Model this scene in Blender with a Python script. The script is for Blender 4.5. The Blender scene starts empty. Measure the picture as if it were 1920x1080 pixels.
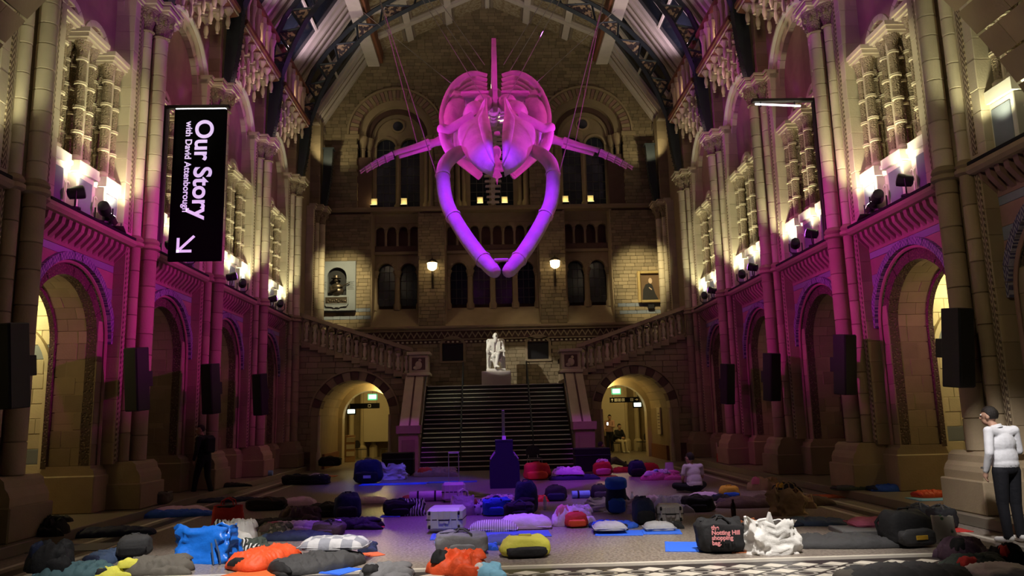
import bpy, bmesh, math, random
from mathutils import Vector, Matrix, Euler, noise
random.seed(7)
scene = bpy.context.scene
COL = scene.collection
R = math.radians
PI = math.pi

# ------------------------------------------------------------------ camera
CAM = Vector((-0.2, 0.0, 1.78)); FPX = 1443.0
pitch = math.atan(241/1443.0); yaw = R(1.79); roll = 0.024
fw = Vector((math.sin(yaw)*math.cos(pitch), math.cos(yaw)*math.cos(pitch), math.sin(pitch)))
r0 = fw.cross(Vector((0, 0, 1))).normalized(); u0 = r0.cross(fw)
CR = r0*math.cos(roll) - u0*math.sin(roll); CU = r0*math.sin(roll) + u0*math.cos(roll)
cam_d = bpy.data.cameras.new('camera'); cam = bpy.data.objects.new('camera', cam_d); COL.objects.link(cam)
cam.matrix_world = Matrix((( CR.x, CU.x, -fw.x, CAM.x), (CR.y, CU.y, -fw.y, CAM.y), (CR.z, CU.z, -fw.z, CAM.z), (0, 0, 0, 1)))
cam_d.sensor_width = 36; cam_d.lens = FPX/1920*36; cam_d.clip_end = 200; cam_d.clip_start = 0.05
scene.camera = cam
def fl(px, py, z=0.0):
    """the point of the floor (height z) that a point of the photograph shows"""
    d = fw + CR*((px-960)/FPX) + CU*((540-py)/FPX)
    return CAM + d*((z-CAM.z)/d.z)

# ------------------------------------------------------------------ world, exposure
w = bpy.data.worlds.new('world'); scene.world = w; w.use_nodes = True
w.node_tree.nodes['Background'].inputs[0].default_value = (0.30, 0.32, 0.5, 1)
w.node_tree.nodes['Background'].inputs[1].default_value = 0.012
vs = scene.view_settings
vs.view_transform = 'Standard'; vs.look = 'None'; vs.gamma = 1; vs.use_curve_mapping = False; vs.exposure = 0.12

# ------------------------------------------------------------------ the hall's stage and house lights
def spot(name, loc, aim, energy, color, angle=50, blend=.5, rad=.12):
    d = bpy.data.lights.new(name, 'SPOT'); d.energy = energy; d.color = color
    d.spot_size = R(angle); d.spot_blend = blend; d.shadow_soft_size = rad
    o = bpy.data.objects.new(name, d); COL.objects.link(o); o.location = loc
    o.rotation_euler = (Vector(aim)-Vector(loc)).to_track_quat('-Z', 'Y').to_euler()
    return o
def point(name, loc, energy, color, rad=.1):
    d = bpy.data.lights.new(name, 'POINT'); d.energy = energy; d.color = color; d.shadow_soft_size = rad
    o = bpy.data.objects.new(name, d); COL.objects.link(o); o.location = loc
    return o
WARM = (1, .97, .60); BRICKL = (1, .86, .48); MAG = (1, .012, .72); PURP = (.62, .03, 1); VIO = (.26, .015, 1); PINK = (1, .02, .80)
W0 = 7.5; S = 4.17; P1 = 12.1
PY = [P1 + S*(i-1) for i in range(0, 7)]          # pier positions along the hall
BY = [P1 + S*(i-.5) for i in range(0, 6)]         # bay centres
for s in (-1, 1):
    for b in range(5):
        # ledge up-lights, and crossing beams from the opposite ledge on the gallery columns
        for du in (-.5, .86):
            spot('gallery_uplight', (s*7.40, BY[b]+du, 5.86), (s*7.66, BY[b]+du*1.25, 9.5), (75, 140, 150, 155, 155)[b], WARM, 100, .6, .06)
        spot('gallery_beam', (-s*6.9, (6.5, 9.3, 7.2, 21.0, 26.0)[b], 5.95), (s*8.0, BY[b]+.3, 7.7), (1000, 3600, 4600, 2900, 2600)[b], WARM, (17, 15.5, 13, 15.5, 15.5)[b], .45, .06)
        point('gallery_glow', (s*8.9, BY[b], 6.2), 15, (1, .80, .34), .12)
        if b > 1: spot('eave_uplight', (s*6.85, BY[b], 14.62), (s*6.35, BY[b], 17.0), 240, (1, .74, .86), 130, .7, .1)
        point('balcony_glow', (s*7.45, BY[b], 13.6), 6, (1, .66, .42), .06)
        point('balcony_glow_low', (s*6.9, BY[b], 11.9), 7, (1, .78, .50), .06)
    # magenta washes thrown from the opposite ledge on piers and arcade
    spot('magenta_wash', (-s*6.9, 11.9, 5.9), (s*7.6, 15.4, 4.9), 4600, MAG, 25, .9, .1)
    spot('magenta_wash', (-s*6.9, 15.2, 5.9), (s*7.6, 19.9, 4.7), 2600, MAG, 23, .9, .1)
    spot('magenta_wash', (-s*6.9, 19.4, 5.9), (s*7.6, 24.3, 4.3), 1300, MAG, 26, .9, .1)
    spot('magenta_high', (-s*6.9, 20.6, 6.1), (s*7.5, 16.6, 9.2), 900, MAG, 15, .8, .1)
    spot('purple_high', (-s*6.9, 16.3, 6.1), (s*7.6, 18.6, 11.9), 1700, PURP, 26, .8, .1)
    spot('purple_high', (-s*6.9, 20.5, 6.1), (s*7.4, 24.0, 12.6), 1700, PURP, 24, .8, .1)
    spot('purple_high', (-s*6.9, 9.5, 6.1), (s*7.6, 14.3, 10.9), 1500, PURP, 18, .8, .1)
    spot('newel_spot', (s*1.2, 18.2, 12.9), (s*3.0, 26.6, .9), 1500, PURP, 9, .6, .1)
    spot('purple_roof', (-s*6.9, 22.3, 6.1), (s*6.8, 22.6, 16.0), 1500, (.8, .10, 1), 26, .7, .1)
    # the whale's spots
    spot('whale_spot', (s*6.95, 12.3, 6.1), (0, 18.4, 9.1), 1200, PINK, 22, .6, .1)
    spot('whale_spot_high', (s*6.9, 17.2, 12.7), (0, 19.6, 9.9), 900, (1, .02, .60), 44, .5, .1)
    # alcove lamps, each with a weaker fill added to brighten the arch soffit
    for b, e in ((0, 26), (1, 95), (2, 14), (3, 24), (4, 14)):
        point('alcove_lamp_and_fill', (s*9.75, BY[b]+1.0, 4.2), e*.8, (1, .88, .40), .10); point('alcove_lamp_and_fill', (s*9.2, BY[b]-.6, 4.0), e*.2, (1, .84, .40), .10)
    # passages under the stairs
    point('passage_lamp', (s*5.9, 34.6, 3.4), 60, (1, .74, .25), .15)
    point('passage_lamp', (s*4.7, 32.4, 2.9), 30, (1, .74, .25), .1)
    spot('roof_wash', (s*3.5, 27.0, 12.5), (s*3.6, 31.0, 20.0), 210, (1, .88, .60), 60, .8, .2)
    spot('picture_spot', (s*4.6, 27.6, 11.6), (s*6.75, 33.8, 7.5), 3200, BRICKL, 27, .9, .06)
    spot('corner_spot', (s*7.2, 31.6, 12.9), (s*6.9, 33.8, 14.6), 80, BRICKL, 80, .6, .05)
    spot('gable_spot', (s*6.0, 28.0, 13.0), (s*4.0, 33.8, 16.4), 35, BRICKL, 60, .9, .1)
spot('violet_jaw_spot', (-.5, 11.6, 12.8), (0.0, 15.8, 6.0), 6500, (.30, .012, 1), 30, .8, .1)
spot('rose_skull_spot', (-3.2, 9.0, 12.2), (0.0, 16.8, 8.3), 650, (1, .06, .55), 14, .8, .1)
spot('violet_floor_spot', (-1.2, 14.6, 13.2), (-.7, 12.9, 0), 9500, (.24, .035, 1), 26, .9, .12)
spot('blue_floor_spot', (-1.5, 20.0, 12.6), (-2.2, 22.0, 0), 3600, (.05, .03, 1), 30, .9, .12)
spot('red_floor_spot', (1.5, 20.0, 12.6), (2.6, 22.2, 0), 2600, (.42, .03, .9), 32, .9, .12)
spot('lilac_floor_spot', (2.6, 14.5, 13.0), (3.4, 16.6, 0), 2400, (.62, .40, .85), 26, .9, .12)
spot('house_light', (-2.8, 6.2, 10.8), (-3.1, 10.2, 0), 6800, (1, .93, .85), 30, .9, .15)
spot('house_light', (2.8, 6.2, 10.8), (2.9, 10.2, 0), 6800, (1, .93, .85), 28, .9, .15)
spot('house_light', (0., 5.0, 11.5), (0.2, 9.6, 0), 3600, (1, .90, .80), 34, .9, .15)
spot('house_light', (4.6, 6.9, 5.6), (6.9, 10.5, 1.25), 1500, (1, .95, .92), 26, .8, .15)
spot('house_light', (2.5, 5.5, 7.5), (7.6, 11.6, 4.0), 190, (1, .82, .45), 42, .9, .15)
spot('house_light', (-2.5, 5.5, 7.5), (-7.6, 11.6, 5.6), 40, (1, .75, .5), 42, .9, .15)
spot('statue_spot', (-5.6, 26.6, 9.2), (0.1, 32.2, 4.4), 2600, (1, .95, .80), 15, .25, .03)
spot('back_wall_wash', (1.8, 24.2, 12.4), (2.2, 33.8, 4.6), 420, BRICKL, 26, .6, .1)
spot('stair_wash', (0, 23.0, 13.0), (0, 28.9, 2.0), 1700, WARM, 30, .7, .1)
# ------------------------------------------------------------------ materials
MATS = {}
def mat(name, col, rough=.75, var=.12, isl=.0, noise_s=6., noise_a=.12, bump=.15, bump_s=40., metal=0., pattern=None, col2=None, emit=None, alpha=None, spec=.4, trans=0.):
    if name in MATS: return MATS[name]
    m = bpy.data.materials.new(name); m.use_nodes = True; MATS[name] = m
    nt = m.node_tree; N = nt.nodes; L = nt.links; b = N['Principled BSDF']
    b.inputs['Roughness'].default_value = rough; b.inputs['Metallic'].default_value = metal
    b.inputs['Specular IOR Level'].default_value = spec
    if trans: b.inputs['Transmission Weight'].default_value = trans
    if emit:
        b.inputs['Emission Color'].default_value = (*emit[:3], 1); b.inputs['Emission Strength'].default_value = emit[3]
    tc = N.new('ShaderNodeTexCoord')
    def math_(op, a, c, v=None):
        n = N.new('ShaderNodeMath'); n.operation = op
        for i, x in enumerate((a, c)):
            if isinstance(x, (int, float)): n.inputs[i].default_value = x
            else: L.new(x, n.inputs[i])
        return n.outputs[0]
    def ntex(scale, detail=3):
        n = N.new('ShaderNodeTexNoise'); n.inputs['Scale'].default_value = scale; n.inputs['Detail'].default_value = detail
        geo = N.new('ShaderNodeNewGeometry'); L.new(geo.outputs['Position'], n.inputs['Vector']); return n.outputs['Fac']
    # value multiplier = 1 + var*(obj random-.5)*2 + isl*(island random-.5)*2 + noise
    oi = N.new('ShaderNodeObjectInfo'); ge = N.new('ShaderNodeNewGeometry')
    v = math_('MULTIPLY_ADD', oi.outputs['Random'], 2*var); v.node.inputs[2].default_value = 1-var
    if isl:
        v2 = math_('MULTIPLY_ADD', ge.outputs['Random Per Island'], 2*isl); v2.node.inputs[2].default_value = 1-isl
        v = math_('MULTIPLY', v, v2)
    nz = math_('MULTIPLY_ADD', ntex(noise_s), 2*noise_a); nz.node.inputs[2].default_value = 1-noise_a
    v = math_('MULTIPLY', v, nz)
    mixc = N.new('ShaderNodeMix'); mixc.data_type = 'RGBA'; mixc.blend_type = 'MULTIPLY'; mixc.inputs[0].default_value = 1
    mixc.inputs['A'].default_value = (*col, 1)
    hgt = None
    if pattern:
        p = pattern(N, L, tc, math_)           # -> fac socket, and optionally height
        mp = N.new('ShaderNodeMix'); mp.data_type = 'RGBA'
        mp.inputs['A'].default_value = (*col, 1); mp.inputs['B'].default_value = (*(col2 or col), 1)
        L.new(p, mp.inputs[0]); L.new(mp.outputs['Result'], mixc.inputs['A']); hgt = p
    comb = N.new('ShaderNodeCombineColor')
    for i in range(3): L.new(v, comb.inputs[i])
    L.new(comb.outputs[0], mixc.inputs['B'])
    L.new(mixc.outputs['Result'], b.inputs['Base Color'])
    if bump:
        bp = N.new('ShaderNodeBump'); bp.inputs['Strength'].default_value = bump; bp.inputs['Distance'].default_value = .02
        h = ntex(bump_s, 4)
        if hgt is not None: h = math_('MULTIPLY_ADD', hgt, 1.5); L.new(ntex(bump_s, 2), h.node.inputs[2])
        L.new(h, bp.inputs['Height']); L.new(bp.outputs[0], b.inputs['Normal'])
    if alpha is not None: b.inputs['Alpha'].default_value = alpha
    return m
def pat_voronoi(scale, lo=.2, hi=.5):
    def f(N, L, tc, math_):
        n = N.new('ShaderNodeTexVoronoi'); n.inputs['Scale'].default_value = scale; L.new(tc.outputs['Object'], n.inputs['Vector'])
        r = N.new('ShaderNodeMapRange'); r.inputs[1].default_value = lo; r.inputs[2].default_value = hi
        L.new(n.outputs['Distance'], r.inputs[0]); return r.outputs[0]
    return f
def pat_noise(scale, lo=.45, hi=.55, coord='Object'):
    def f(N, L, tc, math_):
        n = N.new('ShaderNodeTexNoise'); n.inputs['Scale'].default_value = scale; n.inputs['Detail'].default_value = 5
        L.new(tc.outputs[coord], n.inputs['Vector'])
        r = N.new('ShaderNodeMapRange'); r.inputs[1].default_value = lo; r.inputs[2].default_value = hi
        L.new(n.outputs['Fac'], r.inputs[0]); return r.outputs[0]
    return f
def pat_wave(scale, dist=0., axis='X', typ='BANDS', lo=.4, hi=.6):
    def f(N, L, tc, math_):
        n = N.new('ShaderNodeTexWave'); n.wave_type = typ; n.bands_direction = axis
        n.inputs['Scale'].default_value = scale; n.inputs['Distortion'].default_value = dist
        L.new(tc.outputs['Object'], n.inputs['Vector'])
        r = N.new('ShaderNodeMapRange'); r.inputs[1].default_value = lo; r.inputs[2].default_value = hi
        L.new(n.outputs['Fac'], r.inputs[0]); return r.outputs[0]
    return f
def pat_check(scale):
    def f(N, L, tc, math_):
        n = N.new('ShaderNodeTexChecker'); n.inputs['Scale'].default_value = scale; L.new(tc.outputs['Object'], n.inputs['Vector']); return n.outputs['Fac']
    return f
def pat_chevron(freq_u, freq_v, amp):
    """zigzag lines: sin(v + amp*triangle(u))"""
    def f(N, L, tc, math_):
        sx = N.new('ShaderNodeSeparateXYZ'); L.new(tc.outputs['Object'], sx.inputs[0])
        t = math_('PINGPONG', math_('MULTIPLY', sx.outputs['Y'], freq_u), .5)
        a = math_('MULTIPLY_ADD', t, amp); L.new(math_('MULTIPLY', sx.outputs['Z'], freq_v), a.node.inputs[2])
        s = math_('SINE', a, 0.); g = math_('MULTIPLY_ADD', s, 2.); g.node.inputs[2].default_value = .5; g.node.use_clamp = True
        return g
    return f

STONE = mat('buff_stone', (.33, .255, .16), .8, .16, .16, 3, .18, .25, 30)
STONE2 = mat('pale_stone', (.58, .50, .36), .8, .10, .10, 3, .14, .2, 30)
WHITE = mat('white_glazed_stone', (.72, .69, .60), .6, .06, .05, 4, .08, .12, 40)
GREY = mat('blue_grey_stone', (.22, .25, .30), .7, .12, .12, 4, .15, .15, 40)
DARKST = mat('dark_red_stone', (.11, .06, .05), .8, .15, .15, 4, .2, .2, 40)
ROSE = mat('rose_stone', (.30, .18, .15), .8, .14, .14, 4, .2, .2, 40)
CARVE = mat('carved_terracotta', (.50, .40, .26), .8, .12, .1, 4, .1, 1.0, 60, pattern=pat_voronoi(24, .05, .5), col2=(.30, .23, .15))
LEAFB = mat('carved_leaf_band', (.24, .165, .11), .8, .1, .1, 4, .1, 1.0, 60, pattern=pat_voronoi(20, .1, .5), col2=(.10, .065, .045))
ZIG = mat('chevron_stone', (.52, .42, .28), .8, .1, .1, 4, .1, .9, 60, pattern=pat_chevron(9, 62, 16), col2=(.17, .12, .08))
CHEV = mat('chevron_band', (.36, .34, .42), .8, .1, .1, 4, .1, .9, 60, pattern=pat_chevron(10, 55, 14), col2=(.10, .09, .20))
BRICK = mat('gallery_brick', (.30, .235, .145), .85, .22, .24, 2, .2, .2, 40)
PLASTER = mat('cream_plaster', (.62, .55, .42), .9, 0, 0, 2, .06, .05, 20)
IRON = mat('dark_painted_iron', (.035, .045, .055), .5, .1, 0, 6, .1, .1, 60, metal=.3)
GILT = mat('gilded_iron_panel', (.06, .05, .05), .5, .1, 0, 8, .1, 1.0, 60, pattern=pat_noise(7, .50, .54), col2=(.50, .38, .21))
REDWOOD = mat('red_brown_timber', (.22, .09, .05), .6, .05, 0, 6, .15, .1, 60)
ROOFW = mat('roof_white_paint', (.62, .56, .52), .7, .06, .06, 3, .12, .1, 30)
ROOFT = mat('roof_taupe_paint', (.27, .22, .18), .7, .06, .06, 3, .12, .1, 30)
PAINTED = mat('painted_ceiling_panel', (.42, .36, .26), .8, .08, 0, 4, .1, .2, 40, pattern=pat_noise(9, .40, .62), col2=(.26, .19, .11))
GLASS = mat('night_glass', (.012, .016, .028), .12, .1, 0, 3, .1, 0, 10, spec=.5)
BLACK = mat('black_fabric', (.008, .008, .010), .85, .1, 0, 10, .1, .2, 80)
BLKPL = mat('black_plastic', (.010, .010, .012), .45, .1, 0, 10, .05, .05, 80)
LAMPW = mat('lit_lamp_glass', (1, .9, .7), .5, 0, 0, 1, 0, 0, 1, emit=(1, .78, .40, 4.5))
FLOODW = mat('lit_flood_lens', (1, 1, 1), .5, 0, 0, 1, 0, 0, 1, emit=(1, .95, .82, 5))
PURPL = mat('lit_purple_lens', (1, 1, 1), .5, 0, 0, 1, 0, 0, 1, emit=(.5, .12, 1, 7))
LEDW = mat('lit_white_tube', (1, 1, 1), .5, 0, 0, 1, 0, 0, 1, emit=(.9, .9, 1, 5))
EXITG = mat('lit_exit_green', (.1, .6, .3), .5, 0, 0, 1, 0, 0, 1, emit=(.10, .55, .25, 1.2))
EXITW = mat('lit_exit_white', (.9, 1, .9), .5, 0, 0, 1, 0, 0, 1, emit=(.8, 1, .85, 4))
BRASS = mat('dark_bronze', (.10, .08, .06), .35, .1, 0, 8, .2, .1, 50, metal=.8)
STEEL = mat('brushed_steel', (.5, .5, .52), .3, 0, 0, 8, .05, .02, 50, metal=.9)
BONE = mat('whale_bone', (.66, .60, .52), .6, .10, 0, 3.5, .30, .8, 7)
MARBLE = mat('white_marble', (.80, .78, .73), .5, 0, 0, 3, .06, .1, 20)

# ------------------------------------------------------------------ mesh collector
def ident(u, w, z): return (u, w, z)
def T_left(u, w, z): return (-(W0+w), u, z)
BKY = 33.8; AWY = 29.1
def T_back(u, w, z): return (u, BKY+w, z-.35*min(1., max(0., (z-9.5)/1.8)))
def T_archw(u, w, z): return (u, AWY+w, z)
CH_F = None
class MB:
    def __init__(self, T=ident): self.v = []; self.f = []; self.T = T
    def add(self, vs, fs):
        o = len(self.v); T = self.T
        self.v += [T(*p) for p in vs]; self.f += [tuple(i+o for i in f) for f in fs]; return self
    def box(self, u0, u1, w0, w1, z0, z1):
        return self.add([(u0,w0,z0),(u1,w0,z0),(u1,w1,z0),(u0,w1,z0),(u0,w0,z1),(u1,w0,z1),(u1,w1,z1),(u0,w1,z1)],
                        [(0,3,2,1),(4,5,6,7),(0,1,5,4),(1,2,6,5),(2,3,7,6),(3,0,4,7)])
    def cbox(self, u0, u1, w0, w1, z0, z1, c=.012):
        """box with chamfered edges: 24 corners, 26 faces"""
        lo = (u0, w0, z0); hi = (u1, w1, z1); c = min(c, .3*min(hi[i]-lo[i] for i in range(3)))
        vs = []; idx = {}
        for sx in (0,1):
            for sy in (0,1):
                for sz in (0,1):
                    sg = (sx, sy, sz)
                    for a in range(3):
                        p = [hi[i]-c if sg[i] else lo[i]+c for i in range(3)]
                        p[a] = hi[a] if sg[a] else lo[a]
                        idx[(sg, a)] = len(vs); vs.append(tuple(p))
        fs = []
        for a in range(3):
            b, d = (a+1) % 3, (a+2) % 3
            for s in (0,1):
                q = []
                for (i, j) in ((0,0),(1,0),(1,1),(0,1)):
                    sg = [0,0,0]; sg[a] = s; sg[b] = i; sg[d] = j; q.append(idx[(tuple(sg), a)])
                fs.append(tuple(q) if s else tuple(q[::-1]))
            for i in (0,1):
                for j in (0,1):       # edges along a
                    s0 = [0,0,0]; s0[b] = i; s0[d] = j; s1 = list(s0); s1[a] = 1; s0 = tuple(s0); s1 = tuple(s1)
                    fs.append((idx[(s0,b)], idx[(s1,b)], idx[(s1,d)], idx[(s0,d)]))
        for sx in (0,1):
            for sy in (0,1):
                for sz in (0,1): fs.append(tuple(idx[((sx,sy,sz), a)] for a in range(3)))
        return self.add(vs, fs)
    def prism(self, poly, a, b, axis='w'):
        """poly: 2-D outline; extruded from a to b along axis (w: poly=(u,z); u: poly=(w,z); z: poly=(u,w))"""
        n = len(poly)
        g = {'w': lambda p, t: (p[0], t, p[1]), 'u': lambda p, t: (t, p[0], p[1]), 'z': lambda p, t: (p[0], p[1], t)}[axis]
        return self.add([g(p, a) for p in poly]+[g(p, b) for p in poly],
                        [tuple(range(n)), tuple(range(2*n-1, n-1, -1))]+[(i, (i+1) % n, n+(i+1) % n, n+i) for i in range(n)])
    def sector(self, cu, cz, ra, rb, a0, a1, w0, w1, n=1):
        """piece of an arch ring in the (u,z) plane between angles a0..a1"""
        vs = []; fs = []
        for k in range(n+1):
            a = a0+(a1-a0)*k/n; c, s = math.cos(a), math.sin(a)
            vs += [(cu+ra*c, w0, cz+ra*s), (cu+rb*c, w0, cz+rb*s), (cu+rb*c, w1, cz+rb*s), (cu+ra*c, w1, cz+ra*s)]
        for k in range(n):
            o = 4*k
            for i in range(4): fs.append((o+i, o+(i+1) % 4, o+4+(i+1) % 4, o+4+i))
        fs += [(0, 1, 2, 3), (4*n+3, 4*n+2, 4*n+1, 4*n)]
        return self.add(vs, fs)
    def lathe(self, prof, n=12, c=(0,0,0), a0=0., a1=2*PI, sx=1., sy=1.):
        full = abs(a1-a0-2*PI) < 1e-6; m = n if full else n+1; vs = []; fs = []
        for (r, z) in prof:
            for k in range(m):
                a = a0+(a1-a0)*k/n; vs.append((c[0]+r*math.cos(a)*sx, c[1]+r*math.sin(a)*sy, c[2]+z))
        for j in range(len(prof)-1):
            for k in range(n):
                k2 = (k+1) % m; fs.append((j*m+k, j*m+k2, (j+1)*m+k2, (j+1)*m+k))
        if full: fs += [tuple(range(m-1, -1, -1)), tuple((len(prof)-1)*m+k for k in range(m))]
        return self.add(vs, fs)
    def tube(self, path, rad, n=8, flat=1., up=None, caps=True):
        path = [Vector(p) for p in path]; m = len(path); vs = []; fs = []
        if not isinstance(rad, (list, tuple)): rad = [rad]*m
        prev = None
        for i, p in enumerate(path):
            t = (path[min(i+1, m-1)]-path[max(i-1, 0)]).normalized()
            if prev is None:
                ref = Vector(up) if up else (Vector((0,0,1)) if abs(t.z) < .9 else Vector((1,0,0)))
                a = (ref-t*ref.dot(t)).normalized()
            else: a = (prev-t*prev.dot(t)).normalized()
            prev = a; b = t.cross(a)
            for k in range(n):
                an = 2*PI*k/n; vs.append(tuple(p+a*(rad[i]*math.cos(an))+b*(rad[i]*flat*math.sin(an))))
        for i in range(m-1):
            for k in range(n): fs.append((i*n+k, i*n+(k+1) % n, (i+1)*n+(k+1) % n, (i+1)*n+k))
        if caps: fs += [tuple(range(n-1, -1, -1)), tuple((m-1)*n+k for k in range(n))]
        return self.add(vs, fs)
    def ball(self, c, r, n=10, m=7, s=(1,1,1)):
        prof = [(r*math.sin(PI*j/m)*1. if 0 < j < m else r*.02, -r*math.cos(PI*j/m)) for j in range(m+1)]
        o = len(self.v); vs = []; 
        tmp = MB(); tmp.lathe(prof, n)
        return self.add([(c[0]+x*s[0], c[1]+y*s[1], c[2]+z*s[2]) for (x, y, z) in tmp.v], tmp.f)
    def mesh(self, name, m, smooth=False, ang=.6):
        me = bpy.data.meshes.new(name); me.from_pydata(self.v, [], self.f)
        bm = bmesh.new(); bm.from_mesh(me); bmesh.ops.recalc_face_normals(bm, faces=bm.faces); bm.to_mesh(me); bm.free()
        for x in (m if isinstance(m, (list, tuple)) else [m]): me.materials.append(x)
        if smooth:
            me.shade_smooth(); me.set_sharp_from_angle(angle=ang)
        return me
    def build(self, name, m, parent=None, smooth=False, ang=.6, loc=None):
        return link(name, self.mesh(name, m, smooth, ang), parent, loc)
def link(name, data, parent=None, loc=None):
    o = bpy.data.objects.new(name, data); COL.objects.link(o)
    if parent: o.parent = parent
    if loc: o.location = loc
    return o
def tag(o, label=None, cat=None, group=None, kind=None):
    if label: o['label'] = label
    if cat: o['category'] = cat
    if group: o['group'] = group
    if kind: o['kind'] = kind
    return o
def empty(name, loc=(0,0,0), rz=0., parent=None):
    o = link(name, None, parent, loc); o.rotation_euler = (0, 0, rz); o.empty_display_size = .1; return o
def thing(name, label, cat, loc=(0,0,0), rz=0., group=None):
    return tag(empty(name, loc, rz), label, cat, group)
def copy_tree(o, parent=None):
    c = o.copy(); COL.objects.link(c); c.parent = parent
    for ch in list(o.children): copy_tree(ch, c)
    return c
class Pieces:
    """records of pieces; each becomes one object, or alike pieces are joined where they are too small to pick apart"""
    def __init__(self, T): self.T = T; self.recs = []; self.cache = {}
    def __call__(self, name, m, smooth=False):
        mb = MB(self.T); self.recs.append((name, m, mb, smooth)); return mb
    def emit(self, parent, joined=False, keep=()):
        if joined:
            key = ('j', tuple(keep))
            if key not in self.cache:
                g = {}
                for (name, m, mb, sm) in self.recs:
                    if name in keep: continue
                    t = g.setdefault((name, m.name, sm), (MB(), m)); t[0].v, t[0].f = merge(t[0], mb)
                self.cache[key] = [(name, t[0].mesh(name, t[1], sm)) for (name, mn, sm), t in g.items()]
            for name, me in self.cache[key]:
                o = link(name, me, parent); o['kind'] = 'stuff'
        for i, (name, m, mb, sm) in enumerate(self.recs):
            if joined and name not in keep: continue
            if i not in self.cache: self.cache[i] = mb.mesh(name, m, sm)
            link(name, self.cache[i], parent)
def merge(a, b):
    o = len(a.v); return a.v+b.v, a.f+[tuple(i+o for i in f) for f in b.f]
# ------------------------------------------------------------------ floor
ZP = .16                                               # raised aisle pavement under the arcades
TERR = mat('terrazzo_floor', (.30, .26, .22), .30, 0, 0, 1.2, .18, .03, 60, pattern=pat_noise(26, .47, .53), col2=(.16, .13, .11))
AISLE = mat('aisle_pavement', (.20, .17, .13), .30, 0, 0, 1.5, .2, .03, 50)
TILEW = mat('white_mosaic_tile', (.62, .58, .50), .28, .12, .1, 8, .15, .02, 60)
TILEB = mat('dark_mosaic_tile', (.04, .035, .035), .28, .12, .1, 8, .15, .02, 60)
TILEG = mat('grey_mosaic_tile', (.30, .28, .25), .28, .1, .1, 8, .15, .02, 60)
floor = tag(MB().box(-14, 14, -4, 44, -.3, 0).build('floor', TERR), kind='structure')
fb = MB().box(-6.6, 6.6, 9.66, 9.74, 0, .004); fb.box(-6.6, 6.6, 8.30, 8.38, 0, .004); fb.build('border_line', TILEW, floor)
MB().box(-6.6, 6.6, 9.5, 9.66, 0, .003).build('border_band', TILEG, floor)
MB().box(-6.6, 6.6, 8.38, 9.5, 0, .002).build('border_ground', TILEB, floor)
def diamond(cx, cy, a, b): return [(cx-a, cy), (cx, cy-b), (cx+a, cy), (cx, cy+b)]
dm = MB().prism(diamond(0, 0, .155, .12), .002, .006, 'z').mesh('tile', TILEW)
rg = MB()
for k in range(12):
    a = 2*PI*k/12; a2 = 2*PI*(k+1)/12; rg.prism([(.13*math.cos(a), .11*math.sin(a)), (.13*math.cos(a2), .11*math.sin(a2)), (.085*math.cos(a2), .07*math.sin(a2)), (.085*math.cos(a), .07*math.sin(a))], .002, .006, 'z')
rgm = rg.mesh('ring_tile', TILEG)
for i in range(-16, 17):
    for j in range(3):
        link('tile', dm, floor, (i*.36+.18, 8.62+j*.32, 0))
    for j in range(2):
        link('ring_tile', rgm, floor, (i*.36, 8.78+j*.32, 0))
for s in (-1, 1):
    st = tag(MB().cbox(6.95 if s > 0 else -13, 13 if s > 0 else -6.95, 4, 29.0, 0, ZP, .01).build('trim_1' if s < 0 else 'trim_2', AISLE), kind='structure')
    g = MB()
    for xx, ww, m_ in ((5.9, .10, TILEW), (6.2, .22, TILEB), (6.5, .08, TILEW)):
        MB().box(s*xx-ww/2, s*xx+ww/2, 9.8, 27, 0, .003).build('border_line', m_, floor)

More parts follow.
